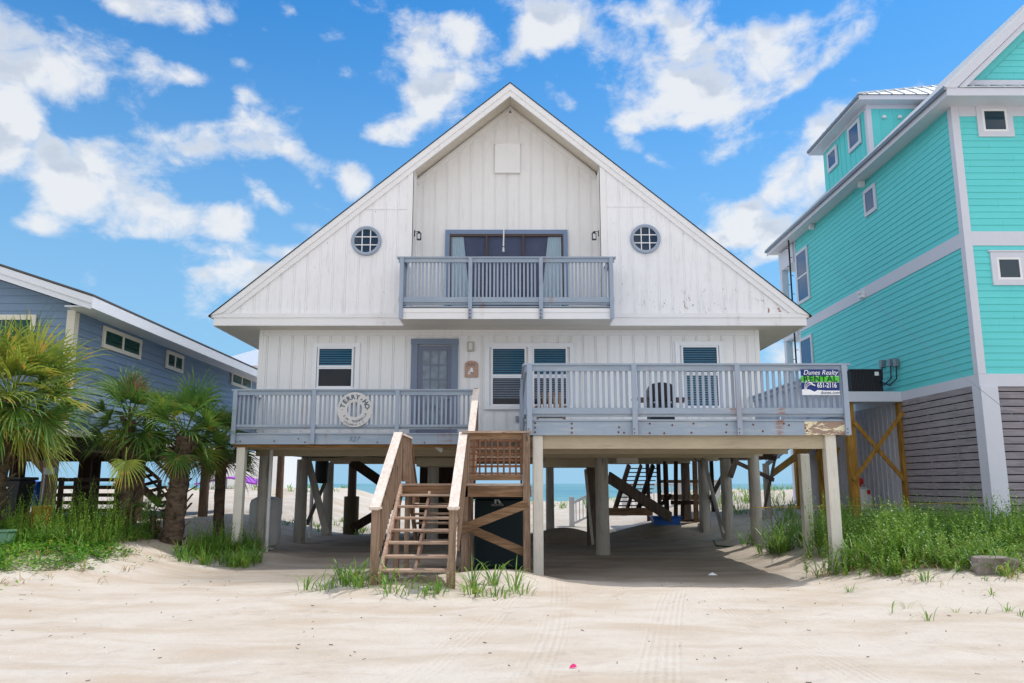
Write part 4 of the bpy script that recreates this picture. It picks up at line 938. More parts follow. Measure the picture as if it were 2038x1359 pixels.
for i in range(10): mb.box(TX - .06, TX - .0305, 25.0 + i * .33, 25.05 + i * .33, -.2, zt_)
mb.build('metal_panel', plain('ribbed_panel', srgb(206, 206, 214), .5), teal)
mb = MB()                                           # slatted stair side running down beyond the platform
for k in range(4):
    a_ = Vector((TX - 2.2, 25.4, 4.35 - .26 * k)); b_ = Vector((TX - 2.2, 31.5, 3.05 - .26 * k)); mb.beam(a_, b_, .03, .2)
mb.build('stair_boards', m_railx, teal)
MB().beam((TX - 2.0, 25.4, 3.2), (TX - 2.0, 31.5, 1.9), .05, .25).build('stringer', m_yel, teal)
# AC unit on the platform
ac = thing('air_conditioner', (11.1, 25.4, zP(783, 24.6)), 'dark louvred air conditioning unit on the white platform beside the turquoise wall', 'air conditioner')
az0 = zP(780, 24.6); x0, x1, y0, y1 = xP(1693, 760, 25), xP(1757, 760, 25), 25.0, 25.85; az1 = zP(735, 25)
MB().box(x0, x1, y0, y1, az0 + .03, az1 - .03).build('cabinet', plain('ac_core', srgb(26, 26, 30), .6), ac)
mb = MB(); x = x0
while x < x1: mb.box(x, x + .018, y0 - .02, y0 - .001, az0 + .05, az1 - .05); x += .045
mb.build('louvre', plain('ac_louvre', srgb(66, 64, 70), .5, .3), ac)
MB().box(x0 - .02, x1 + .02, y0 - .03, y1 + .02, az1 - .03, az1 + .01).box(x0 - .02, x1 + .02, y0 - .03, y1 + .02, az0 + .0, az0 + .045).build('casing', plain('ac_case', srgb(70, 68, 74), .5, .3), ac)
MB().box(x1 - .25, x1 - .12, y0 - .028, y0 - .0205, az1 - .2, az1 - .08).build('nameplate', m_signw, ac)
eb = thing('meter_box', (TX - .1, 25.0, 4.2), 'grey electrical boxes with drooping black conduits on the turquoise wall', 'electrical box')
for i, (px, py) in enumerate(((1783, 722), (1772, 722), (1755, 724))):
    Y, z = side_at(px, py, TX - .1); MB().box(TX - .16, TX - .024, Y - .09, Y + .09, z - .12, z + .12).build('box', m_greymetal, eb, bevel=.01)
    mb = MB(); mb.tube([(TX - .1, Y, z - .1), (TX - .12, Y, z - .5), (TX - .3, Y + .1, z - .7), (TX - .5, Y + .3, z - .55), (TX - .7, 25.5, z - .6)], .022, 6); mb.build('conduit', m_black, eb, smooth=True)
# ================================================================ blue house
BX, BY, BE = -10.1, 18.0, 31.5
blue = thing('blue_house', (BX - 4, BY, 0), 'low slate blue house on dark pilings with white eaves', 'house')
bz0, bz1 = 2.78, 5.50; BW = 12.0
mb = MB().box(BX - BW, BX, BY, BE, bz0, bz1 - .02)
lap(mb, (BX, BY), (BX, BE), bz0, bz1 - .1, .18, (1, 0)); RS = math.tan(R(18))
lap(mb, (BX - BW, BY), (BX, BY), bz0, bz1 + 1.8, .18, (0, -1), xr=lambda z: ((0, 1) if z < bz1 - .05 else (0, max(0, min(1, 1 - (z - bz1 - .12) / RS / BW)))) if (z - bz1) / RS < 9 else None)
mb.prism([(BX - BW, bz1 - .02), (BX - .02, bz1 - .02), (BX - .02, bz1 + .1), (BX - 7.5, bz1 + 2.4), (BX - BW, bz1 + 1.0)], BY + .02, BY + .1)
mb.build('wall', m_bluewall, blue)
MB().box(BX - .16, BX + .028, BY - .028, BY - .001, bz0, bz1 + .0).box(BX + .001, BX + .03, BY, BY + .16, bz0, bz1 - .05).build('corner_board', m_btrim, blue)
ex = BX + .68; RRX = BX - 7.0; RRZ = bz1 + .2 + (ex - RRX) * RS
m_broof = plain('grey_shingle', srgb(96, 92, 92), .95, var=.4, s=14)
MB().prism([(ex + .04, bz1 + .19), (RRX, RRZ), (RRX, RRZ + .05), (ex + .04, bz1 + .23)], BY - .62, BE + .5).prism([(RRX, RRZ), (2 * RRX - ex, bz1 + .19), (2 * RRX - ex, bz1 + .23), (RRX, RRZ + .05)], BY - .62, BE + .5).build('roof', m_broof, blue)
m_bfas = paint('blue_house_fascia', srgb(224, 228, 236), axis='y', var=.04)
mb = MB().prism([(ex, bz1 + .185), (RRX, RRZ - .005), (RRX, RRZ - .16), (ex, bz1 + .03)], BY - .60, BY - .561).prism([(ex - .02, bz1 + .05), (RRX, RRZ - .14), (RRX, RRZ - .3), (ex - .02, bz1 - .10)], BY - .56, BY - .53)
mb.build('rake_board', m_bfas, blue)
MB().box(ex - .001, ex + .03, BY - .60, BE + .4, bz1 - .08, bz1 + .18).build('fascia', m_bfas, blue)
MB().prism([(ex - .002, bz1 - .03), (BX + .03, bz1 - .03), (BX + .03, bz1 - .0), (ex - .002, bz1)], BY - .5, BE + .4).prism([(ex - .03, bz1 - .0), (RRX, RRZ - .32), (RRX, RRZ - .29), (ex - .03, bz1 + .03)], BY - .52, BY - .03).build('soffit', m_bfas, blue)
def bwin(py, pl, pr, pt, pb):
    # side window from pixel columns (near = left)
    ya = side_at(pl, py, BX + .02)[0]; yb = side_at(pr, py, BX + .02)[0]; z1 = side_at((pl + pr) / 2, pt, BX + .02)[1]; z0 = side_at((pl + pr) / 2, pb, BX + .02)[1]
    X = BX + .022; w_ = .1
    o = MB().box(X, X + .05, ya, yb, z1 - w_, z1).box(X, X + .05, ya, yb, z0, z0 + w_).box(X, X + .049, ya, ya + w_, z0 + w_, z1 - w_).box(X, X + .049, yb - w_, yb, z0 + w_, z1 - w_).build('window', m_btrim, blue)
    MB().box(X + .02, X + .026, ya + w_, yb - w_, z0 + w_, z1 - w_).build('pane', m_glassg, o)
    if yb - ya > 1.0: MB().box(X + .027, X + .045, (ya + yb) / 2 - .04, (ya + yb) / 2 + .04, z0 + w_, z1 - w_).build('mullion', m_btrim, o)
bwin(680, 202, 280, 662, 704); bwin(720, 329, 363, 702, 738); bwin(757, 459, 499, 745, 772)
fx0, fx1, fz0, fz1 = xP(-60, 655, BY), xP(72, 655, BY), zP(692, BY), zP(627, BY)
o = MB().box(fx0, fx1, BY - .06, BY - .023, fz1 - .12, fz1).box(fx0, fx1, BY - .06, BY - .023, fz0, fz0 + .12).box(fx0, fx0 + .12, BY - .059, BY - .023, fz0 + .12, fz1 - .12).box(fx1 - .12, fx1, BY - .059, BY - .023, fz0 + .12, fz1 - .12).build('window', m_btrim, blue)
MB().box(fx0 + .12, fx1 - .12, BY - .04, BY - .034, fz0 + .12, fz1 - .12).build('pane', m_glassg, o)
# under floor
MB().box(BX - BW, BX + .02, BY - .02, BY + .08, bz0 - .16, bz0 - .002).box(BX - .08, BX + .02, BY + .081, BE, bz0 - .16, bz0 - .002).build('skirt_board', m_btrim, blue)
m_dx = timber('dark_beam_x', srgb(84, 68, 58), srgb(52, 42, 36), 'x')
MB().box(BX - BW, BX - .05, BY + .1, BY + .25, bz0 - .5, bz0 - .17).box(BX - BW, BX - .05, BY + 4, BY + 4.15, bz0 - .5, bz0 - .17).box(BX - BW, BX - .05, BY + 9, BY + 9.15, bz0 - .5, bz0 - .17).box(BX - .25, BX - .1, BY + .251, BE, bz0 - .48, bz0 - .17).build('floor_beam', m_dx, blue)
MB().box(BX - BW, BX - .02, BY + .1, BE, bz0 - .1, bz0 - .02).build('floor', m_dark, blue)
def bpile(px, Y, r, mat=m_dark):
    x = xP(px, 1000, Y); return MB().cyl((x, Y, H(x, Y) - .3), (x, Y, bz0 - .17), r * 1.05, r * .95, 16).build('pile', mat, blue, smooth=True)
m_bp = timber('brown_grey_pile', srgb(132, 108, 92), srgb(98, 80, 68), 'z')
bpile(94, 18.25, .165, m_bp); bpile(28, 22.5, .2); bpile(163, 26.5, .2); bpile(184, 27.5, .17); bpile(-20, 18.3, .2); bpile(272, 23.5, .17, m_bp); bpile(346, 26.8, .16, m_bp); bpile(405, 27, .15, m_bp); bpile(437, 25, .15, m_bp); bpile(555, 31, .14, m_bp)
MB().beam(P(20, 855, 18.2), P(92, 940, 18.2), .05, .16).build('brace', m_bp, blue)
x = xP(102, 940, 18.05); 
MB().box(x - .14, x + .12, 17.98, 18.08, zP(945, 18), zP(930, 18)).build('electrical_panel', m_greymetal, blue, bevel=.01)
MB().cyl((x - .13, 18.05, zP(945, 18)), (x - .17, 18.05, H(-10, 18) - .1), .02, n=8).build('conduit', m_greymetal, blue)
# side stair of the blue house
ss = MB().beam(P(212, 905, 24.5), P(318, 1003, 26.5), .05, .24).beam(P(240, 895, 25.5), P(330, 985, 27.5), .05, .05).build('stairs', m_pile2, blue)
MB().beam(P(215, 868, 24.5), P(318, 955, 26.5), .05, .1).beam(P(255, 868, 25.5), P(345, 948, 27.5), .05, .1, ).build('handrail', m_pile2, ss)
mb = MB()
for k in range(9):
    t_ = k / 8; a_ = P(205, 900, 24.5).lerp(P(318, 1000, 26.5), t_); b_ = P(245, 893, 25.6).lerp(P(345, 990, 27.6), t_); mb.add([a_, b_, b_ + Vector((.24, .05, -.0)), a_ + Vector((.24, .05, -.0)), a_ - Vector((0, 0, .04)), b_ - Vector((0, 0, .04)), b_ + Vector((.24, .05, -.04)), a_ + Vector((.24, .05, -.04))], [(0, 1, 2, 3), (4, 5, 6, 7), (0, 3, 7, 4)])
mb.build('tread', m_woodx, ss)
MB().beam(P(318, 955, 26.5), P(316, 1005, 26.5), .1, .1, up=(0, 1, 0)).build('post', m_pile2, ss)
# slatted fence
fn = thing('slat_fence', (xP(190, 1000, 20.2), 20.2, .4), 'dark brown horizontal slat fence between the blue house piling and the palms', 'fence')
fa, fb_ = xP(112, 990, 20.2), xP(236, 990, 20.2); mb = MB()
for k in range(6):
    z = zP(951 + k * 15.2, 20.2); mb.box(fa, fb_, 20.18, 20.21, z - .09, z)
mb.build('slats', m_dx, fn)
for px in (117, 147, 181, 230): x = xP(px, 990, 20.2); MB().box(x - .05, x + .05, 20.212, 20.3, .2, zP(950, 20.2)).build('post', m_dark, fn)
# distant pale roof
dr = thing('distant_house', (xP(505, 720, 60), 62, 0), 'distant house with a pale pyramid metal roof beyond the blue eaves', 'house')
xx = xP(508, 720, 60); z0 = zP(735, 60); z1 = zP(693, 60)
MB().add([(xx - 3.5, 58, z0), (xx + 3.5, 58, z0), (xx + 3.5, 65, z0), (xx - 3.5, 65, z0), (xx, 61.5, z1 + .3)], [(0, 1, 4), (1, 2, 4), (2, 3, 4), (3, 0, 4), (0, 3, 2, 1)]).build('roof', m_metalroof, dr)
MB().box(xx - 3, xx + 3, 58.6, 64.4, -.5, z0).build('wall', m_white2, dr)
# white vinyl stair railing and fence on the beach side
vr = thing('vinyl_railing', (xP(1139, 1000, 32), 32, .2), 'white vinyl stair railing with square post rising from the sand behind the piles', 'railing')
xa = xP(1138, 1000, 32); xb = xP(1166, 1000, 32) + .8
MB().box(xa - .1, xa + .1, 32, 32.2, H(xa, 32) - .2, zP(989, 32)).build('post', m_vinyl, vr)
MB().beam((xa + .1, 32.1, zP(1000, 32)), (xb, 32.1, zP(968, 32)), .07, .1).build('rail', m_vinyl, vr); MB().beam((xa + .1, 32.1, zP(1041, 32)), (xb, 32.1, zP(1012, 32)), .07, .08).build('rail', m_vinyl, vr)
mb = MB()
for i in range(9): t_ = (i + .5) / 9; x = xa + .1 + (xb - xa - .1) * t_; z = zP(1041, 32) * (1 - t_) + zP(1012, 32) * t_; mb.box(x - .018, x + .018, 32.08, 32.12, z, z + .78)
mb.build('spindles', m_vinyl, vr)
vf = thing('vinyl_fence', (xP(1370, 1000, 36), 36, .4), 'white vinyl picket fence around the beach walkway beyond the dark piles', 'fence')
xa, xb = xP(1242, 980, 36), xP(1432, 980, 36); g0 = .5
MB().box(xa, xb, 36, 36.06, zP(962, 36) - .1, zP(962, 36)).build('rail', m_vinyl, vf); MB().box(xa, xb, 36, 36.06, zP(1015, 36), zP(1010, 36)).build('rail', m_vinyl, vf)
mb = MB(); x = xa + .1
while x < xb: mb.box(x, x + .05, 36.01, 36.05, zP(1015, 36), zP(962, 36) - .1); x += .2
mb.build('pickets', m_vinyl, vf)
for px in (1243, 1352, 1428): x = xP(px, 980, 36); MB().box(x - .12, x + .12, 35.98, 36.22, 0, zP(957 if px < 1400 else 955, 36)).box(x - .16, x + .16, 35.94, 36.26, zP(957, 36), zP(957, 36) + .05).build('post', m_vinyl, vf)

# ================================================================ things
# realty sign
SY = YD - .13; s0, s1, t1, t0 = xP(1595, 760, SY), xP(1670, 760, SY), zP(735, SY), zP(786, SY)
sg = thing('realty_sign', ((s0 + s1) / 2, SY, t0), 'blue green and white rental sign hung on the deck railing corner', 'sign')
hgt = t1 - t0; gb0, gb1 = t1 - hgt * .50, t1 - hgt * .265; wb = t0 + hgt * .17
MB().box(s0, s1, SY, SY + .012, t0, t1).build('board', m_navy, sg)
MB().box(s0, s1, SY - .004, SY - .0005, gb0, gb1).build('green_band', m_green, sg)
prof = [(s0, t0), (s1, t0), (s1, wb), (s0 + (s1 - s0) * .62, wb + .0), (s0 + (s1 - s0) * .42, wb + .012), (s0 + (s1 - s0) * .33, wb - .02), (s0 + (s1 - s0) * .2, wb + .022), (s0 + (s1 - s0) * .08, wb + .03), (s0, wb + .02)]
mb = MB().prism(prof, SY - .004, SY - .0005)
for k, (dx, top) in enumerate(((.0, .17), (.03, .14), (.06, .115))):
    pts = [(s0 + .05 + dx * .5 + (dx + .05) * (t_ ** 2) * 1.1, SY - .007, wb + .01 + top * math.sin(t_ * 1.45)) for t_ in [i / 7 for i in range(8)]]
    mb.tube(pts, .0055, 5); e = Vector(pts[-1]); mb.beam(e - Vector((.015, 0, 0)), e + Vector((.05, 0, .012 - .02 * k)), .006, .022)
mb.beam((s0, SY - .006, gb0), (s1, SY - .006, gb0), .004, .006); mb.beam((s0, SY - .006, gb1), (s1, SY - .006, gb1), .004, .006)
mb.build('dune_emblem', m_signw, sg)
W_ = s1 - s0; cx_ = (s0 + s1) / 2
mb = MB(); text_to(mb, 'Dunes Realty', .125, cx_ + .01, SY - .006, t1 - hgt * .13, shear=.28, extrude=.002, wscale=.96)
text_to(mb, '651-2116', .13, s0 + W_ * .665, SY - .008, t1 - hgt * .63, extrude=.002, bold=.002, wscale=.74); mb.build('white_lettering', m_signw, sg)
mb = MB(); text_to(mb, 'RENTAL', .165, cx_, SY - .011, (gb0 + gb1) / 2, extrude=.002, spacing=1.1, bold=.003); mb.build('green_lettering', m_sgreen, sg)
mb = MB(); text_to(mb, 'dunes.com', .085, s0 + W_ * .75, SY - .008, t0 + hgt * .09, extrude=.002); mb.build('grey_lettering', m_letter, sg)
# ring sign
RYY = YL - .13; rcx, rcz = xP(706, 815, RYY), zP(815, RYY); Ro, Ri = .415, .18
rg = thing('ring_sign', (rcx, RYY, rcz - Ro), 'white life ring shaped name board on the left deck railing', 'sign')
n = 56; vs = []
for (r, y) in ((Ri, RYY), (Ro, RYY), (Ro, RYY + .02), (Ri, RYY + .02)): vs += [(rcx + r * math.cos(2 * PI * i / n), y, rcz + r * math.sin(2 * PI * i / n)) for i in range(n)]
MB().add(vs, [(k * n + i, k * n + (i + 1) % n, ((k + 1) % 4) * n + (i + 1) % n, ((k + 1) % 4) * n + i) for k in range(4) for i in range(n)]).build('ring_board', m_ring, rg)
def arc(mb, s, size, r, a0, a1, flip=False, **k):
    for i, ch in enumerate(s):
        if ch == ' ': continue
        a_ = R(a0 + (a1 - a0) * i / (len(s) - 1)); text_to(mb, ch, size, rcx + r * math.cos(a_), RYY - .003, rcz + r * math.sin(a_), rot=(a_ - PI / 2) if not flip else a_ + PI / 2, extrude=.003, **k)
mb = MB(); arc(mb, 'TERRY-HO', .15, .30, 163, 15, bold=.005); mb.build('lettering', m_letter, rg)
mb = MB(); arc(mb, 'S.W. TREWHELLA', .082, .285, 212, 338, True); arc(mb, 'COLUMBIA S.C.', .062, .365, 230, 312, True); mb.build('lettering', m_letter, rg)
mb = MB()
for x in (rcx - .3, rcx + .3): mb.cyl((x, RYY, rcz), (x, RYY - .01, rcz), .01, n=8)
mb.build('screw', m_black, rg)
# plaque
px0, px1, pz0, pz1 = xP(925, 735, YW), xP(952, 735, YW), zP(751, YW), zP(718, YW); pm = (px0 + px1) / 2; pr_ = (px1 - px0) / 2
pq = thing('wall_plaque', (pm, YW - .03, pz0), 'small arched clay plaque on the wall under the porch lamp', 'plaque')
poly = [(px0, pz0), (px1, pz0)] + [(pm + pr_ * math.cos(a_), pz1 - pr_ * .55 + pr_ * .55 * math.sin(a_)) for a_ in [i * PI / 10 for i in range(11)]]
MB().prism(poly, YW - .035, YW - .018).build('tile', m_terra, pq)
mb = MB(); text_to(mb, 'SUN', .11, pm - .02, YW - .037, pz1 - .11, extrude=.003, shear=.2); mb.build('lettering', m_letter, pq)
mb = MB(); mb.lathe((pm + .0, YW - .032, pz0 + .13), [(0, 0), (.06, .0), (.05, .05), (.03, .12), (0, .13)], 10); mb.add([(pm - .1, YW - .038, pz0 + .08), (pm - .02, YW - .038, pz0 + .08), (pm - .05, YW - .038, pz0 + .2)], [(0, 1, 2)]); mb.build('relief', m_signw, pq)
# lanterns
for px, s, lab in ((829, 1, 'black lantern on the left side of the gable recess'), (1188, -1, 'black lantern on the right side of the gable recess')):
    Y = 20.75; x, z = xP(px, 470, Y), zP(470, Y); wx = RX0 if s > 0 else RX1; x = wx + s * .13
    l = thing('wall_lantern', (x, Y, z - .12), lab, 'lantern', 'lanterns in the gable recess')
    MB().box(wx + s * .001, wx + s * .02, Y - .04, Y + .04, z, z + .16).beam((wx + s * .01, Y, z + .12), (x, Y, z + .14), .015, .015).build('bracket', m_black, l)
    mb = MB().lathe((x, Y, z + .07), [(.075, 0), (.02, .06), (0, .08)], 6).box(x - .055, x + .055, Y - .055, Y + .055, z - .1, z - .085)
    for a_ in (-1, 1):
        for b_ in (-1, 1): mb.box(x + a_ * .05 - .007, x + a_ * .05 + .007, Y + b_ * .05 - .007, Y + b_ * .05 + .007, z - .085, z + .07)
    mb.build('cage', m_black, l); MB().box(x - .04, x + .04, Y - .04, Y + .04, z - .08, z + .065).build('lamp_glass', m_signw, l)
# hanging rod
Y = YR - .2; tag(MB().cyl((xP(1005, 362, Y), Y, zP(347, Y)), (xP(1002, 500, Y), Y, zP(490, Y)), .011, .02, 8).lathe((xP(1002, 500, Y), Y, zP(502, Y)), [(0, 0), (.04, .03), (.02, .08), (.035, .12), (0, .15)], 10).box(xP(1005, 360, Y) - .01, xP(1005, 360, Y) + .01, Y, YR - .02, zP(347, Y) - .01, zP(347, Y) + .01).build('hanging_rod', m_vinyl), 'thin white hook rod hanging from the gable box vent', 'rod')
# grill
gx, gy = xP(1318, 790, 17.6), 17.6
g = thing('grill', (gx, gy, ZF), 'black kettle lidded grill with side shelves behind the deck railing', 'grill')
MB().prism([(gx - .29, ZF + .62), (gx + .29, ZF + .62), (gx + .29, ZF + .86), (gx + .22, ZF + 1.0), (gx, ZF + 1.04), (gx - .22, ZF + 1.0), (gx - .29, ZF + .86)], gy, gy + .5).build('lid', m_black, g, bevel=.02)
MB().box(gx - .27, gx + .27, gy + .02, gy + .48, ZF + .08, ZF + .615).build('cabinet', m_blackp, g, bevel=.01)
for s in (-1, 1): MB().box(gx + s * .3, gx + s * .62, gy + .05, gy + .45, ZF + .66, ZF + .70).box(gx + s * .3, gx + s * .5, gy + .05, gy + .09, ZF + .58, ZF + .659).build('side_shelf', m_brown, g)
mb = MB()
for x in (-.2, .2):
    for y in (.06, .4): mb.cyl((gx + x, gy + y, ZF), (gx + x, gy + y, ZF + .08), .03, n=10)
mb.build('castor', m_black, g)
mb = MB()
for i in range(3): mb.cyl((gx - .18 + i * .18, gy - .001, ZF + .58), (gx - .18 + i * .18, gy - .035, ZF + .58), .025, n=10)
mb.build('knob', m_greymetal, g)
# wooden chair on the deck
cx_, cy_ = xP(1096, 800, 19.2), 19.2
ch = thing('deck_chair', (cx_, cy_, ZF), 'weathered wooden deck chair beside the double window', 'chair')
MB().box(cx_ - .3, cx_ + .3, cy_ - .3, cy_ + .25, ZF + .38, ZF + .42).build('seat', m_tread, ch)
for s in (-1, 1):
    MB().box(cx_ + s * .33 - .05, cx_ + s * .33 + .05, cy_ - .38, cy_ + .35, ZF + .62, ZF + .65).build('armrest', m_tread, ch)
    for y in (-.3, .25): MB().beam((cx_ + s * .33, cy_ + y, ZF), (cx_ + s * .31, cy_ + y, ZF + .618), .035, .07, up=(0, 1, 0)).build('leg', m_woodz, ch)
mb = MB()
for i in range(5): mb.beam((cx_ - .24 + i * .12, cy_ + .25, ZF + .4), (cx_ - .28 + i * .14, cy_ + .55, ZF + 1.05), .09, .02, up=(0, 1, 0))
mb.build('backrest', m_woodz, ch)
# propane tanks
def tank(px, Y, top_py, bot, r, lab, red=True):
    x = xP(px, 1030, Y); z0 = H(x, Y) + bot; z1 = zP(top_py, Y); h = z1 - z0
    t_ = thing('propane_tank', (x, Y, z0), lab, 'gas tank', 'propane tanks')
    MB().lathe((x, Y, z0), [(0, 0), (r * .6, .02), (r * .92, .1), (r, .22), (r, h - .22), (r * .92, h - .1), (r * .55, h - .02), (0, h)], 24).build('cylinder', m_tank, t_, smooth=True)
    MB().lathe((x, Y, z1), [(.05, -.02), (.05, .08), (.11, .08), (.12, .14), (.12, .22), (.09, .27), (0, .28)], 16).build('valve_cap', m_red, t_, smooth=True)
    MB().lathe((x, Y, z0 - .2), [(r * .7, 0), (r * .7, .24)], 16).build('foot_ring', m_tank, t_, smooth=True)
    MB().add([(x + .08, Y - r * .99, z0 + h * .78), (x + .2, Y - r * .86, z0 + h * .78), (x + .2, Y - r * .86, z0 + h * .9), (x + .08, Y - r * .99, z0 + h * .9)], [(0, 1, 2, 3)]).build('warning_label', m_red, t_)
tank(528, 21.9, 987, -.02, .42, 'white upright gas tank with red cap behind the left piles'); tank(1716, 26.4, 968, -.1, .34, 'white gas tank with red cap under the white platform')
# storage bin with R
bx_, by_ = xP(993, 1030, 17.3), 17.3
bn = thing('storage_bin', (bx_, by_, -.15), 'dark teal storage bin marked with a pale letter under the stair landing', 'bin')
MB().box(bx_ - .52, bx_ + .52, by_, by_ + .8, -.2, 1.22).build('body', m_bin, bn, bevel=.03)
MB().box(bx_ - .55, bx_ + .55, by_ - .04, by_ + .84, 1.221, 1.30).build('lid', m_bin, bn, bevel=.02)
mb = MB(); text_to(mb, 'R', .24, xP(990, 994, by_), by_ - .003, zP(994, by_), bold=.01, extrude=.003); text_to(mb, 'REDDING', .06, xP(990, 1005, by_), by_ - .003, zP(1005, by_), extrude=.003); mb.build('lettering', plain('bin_letter', srgb(205, 210, 210), .6), bn)
# blue kayak like tub
kx, ky = xP(1330, 1052, 26.8), 26.8
kt = thing('plastic_tub', (kx, ky, 0), 'blue plastic tub on the shaded sand behind the piles', 'tub')
g0 = H(kx, ky) - .02
MB().prism([(kx - .42, g0), (kx + .38, g0), (kx + .46, g0 + .26), (kx - .5, g0 + .26)], ky, ky + .6).build('tub', m_blue, kt, bevel=.02)
MB().box(kx - .52, kx + .48, ky - .03, ky + .63, g0 + .261, g0 + .29).build('rim', m_blue, kt)
# left side things
x = xP(18, 1010, 18.6)
bn = thing('trash_bin', (x, 18.6, .4), 'black wheeled rubbish bin under the blue house', 'bin')
g0 = H(x, 18.6)
MB().prism([(x - .28, g0 + .05), (x + .28, g0 + .05), (x + .38, g0 + 1.15), (x - .38, g0 + 1.15)], 18.3, 18.9).build('body', m_blackp, bn, bevel=.02)
MB().box(x - .42, x + .42, 18.25, 18.95, g0 + 1.151, g0 + 1.22).build('lid', m_black, bn, bevel=.02)
for s in (-1, 1): MB().cyl((x + s * .25, 18.95, g0 + .1), (x + s * .2, 18.95, g0 + .1), .1, n=14).build('wheel', m_black, bn)
mb = MB().lathe((x + .1, 18.29, g0 + .95), [(.0, 0), (.03, .03), (0, .06)], 8); mb.build('badge', m_signw, bn)
x = xP(73, 1045, 17.3); g0 = H(x, 17.3)
tg = thing('wooden_post', (x, 17.3, g0), 'short square treated timber post with a rusty chain', 'post')
MB().box(x - .15, x + .15, 17.3, 17.6, g0 - .2, zP(1007, 17.3)).build('timber', m_yel, tg, bevel=.01)
mb = MB()
for i in range(5):
    cz = zP(1020, 17.25) - i * .09; cxx = x - .2 - .02 * i; pts = [(cxx + .028 * math.cos(a_), 17.25 + (.028 * math.sin(a_) if i % 2 else 0), cz + .055 * math.sin(a_)) for a_ in [k * PI / 5 for k in range(11)]]; mb.tube(pts, .009, 5)
mb.build('chain', m_rustm, tg, smooth=True)
x = xP(5, 1070, 15.6); g0 = H(x, 15.6)
ub = thing('utility_box', (x, 15.6, g0), 'pale green utility pedestal box in the ground vines', 'utility box')
MB().box(x - .35, xP(12, 1075, 15.6), 15.6, 15.9, g0 - .1, zP(1060, 15.6)).build('body', m_ubox, ub, bevel=.02); MB().box(x - .37, xP(12, 1075, 15.6) + .02, 15.58, 15.92, zP(1060, 15.6) + .001, zP(1055, 15.6)).build('lid', m_ubox, ub, bevel=.015)
# beach umbrella far
Y = 44; x = xP(62, 960, Y); z = zP(957, Y)
um = thing('beach_umbrella', (x, Y, .9), 'rainbow striped beach umbrella on the far sand', 'umbrella'); n = 8; cols = [srgb(60, 190, 220), srgb(120, 210, 80), srgb(250, 220, 60), srgb(250, 150, 50), srgb(230, 60, 60), srgb(190, 60, 160), srgb(110, 80, 190), srgb(60, 110, 210)]
for i in range(n):
    a0_, a1_ = 2 * PI * i / n + .3, 2 * PI * (i + 1) / n + .3; v = [(x, Y, z + .1)]
    for (r, dz) in ((.8, -.12), (1.35, -.55)): v += [(x + r * math.cos(a_), Y + r * math.sin(a_), z + dz) for a_ in (a0_, a1_)]
    MB().add(v, [(0, 1, 2), (1, 3, 4, 2)]).build('canopy_panel', plain('umbrella_%d' % i, cols[i], .7), um)
MB().cyl((x, Y, .5), (x, Y, z + .25), .025, n=8).build('pole', m_signw, um)
x = xP(78, 990, 30); g0 = H(x, 30)
tag(MB().lathe((x, 30, g0 + .15), [(0, 0), (.22, .02), (.3, .3), (.26, .7), (.12, .95), (0, 1.0)], 14).build('towel_bundle', m_blue, None, smooth=True), 'blue towel bundle on the bank behind the timber post', 'towel')
x = xP(52, 992, 36)
bc = thing('beach_chair', (x, 36, H(x, 36)), 'low dark beach chair on the sand below the umbrella', 'chair'); g0 = H(x, 36)
MB().box(x - .3, x + .3, 36, 36.5, g0 + .2, g0 + .24).build('seat', m_blackp, bc); MB().beam((x, 36.5, g0 + .22), (x, 36.8, g0 + .8), .6, .03).build('backrest', m_blackp, bc)
for s in (-1, 1): MB().beam((x + s * .28, 36.0, g0), (x + s * .28, 36.5, g0 + .3), .03, .03).build('leg', m_greymetal, bc)
# purple canopy
Y = 42; x0, x1 = xP(388, 955, Y), xP(512, 955, Y); z = zP(952, Y)
cp = thing('beach_canopy', ((x0 + x1) / 2, Y, .8), 'purple beach canopy seen beyond the left piles', 'canopy')
mb = MB(); vs = [(x0 + (x1 - x0) * i / 12, Y + j * 2.4, z + .16 * math.cos(i * PI / 6) * (-1) + (.0 if j else -.08)) for j in range(2) for i in range(13)]
mb.add(vs, [(i, i + 1, 14 + i, 13 + i) for i in range(12)]); mb.add([(v[0], Y, v[2] - (.09 if k else 0)) for k in range(2) for v in vs[:13]], [(i, i + 1, 14 + i, 13 + i) for i in range(12)])
mb.build('cloth', plain('purple_cloth', srgb(170, 90, 200), .8), cp)
for xx in (x0 + .05, (x0 + x1) / 2, x1 - .05): MB().cyl((xx, Y + .1, .3), (xx, Y + .1, z), .03, n=8).build('pole', m_greymetal, cp)
# antenna mast
Y = 31.2; x = xP(1577, 600, Y)
am = thing('antenna_mast', (x, Y, .2), 'tall thin black mast with short rungs between the two houses', 'mast')
MB().cyl((x, Y, 0), (x, Y, zP(478, Y)), .035, n=8).build('pole', m_black, am)
mb = MB(); k = 0; z = 2.6
while z < zP(485, Y): s = 1 if k % 2 else -1; mb.beam((x, Y, z), (x + s * .12, Y, z), .02, .02); z += .38; k += 1
mb.build('rungs', m_black, am)
wa, wb_, wm = P(1590, 470, 27), P(2060, 860, 12.5), P(1760, 628, 20)
tag(MB().tube([wa.lerp(wm, t_).lerp(wm.lerp(wb_, t_), t_) for t_ in [i / 14 for i in range(15)]], .0045, 5).build('service_wire', m_greymetal), 'thin service wire sagging past the turquoise side wall', 'wire')
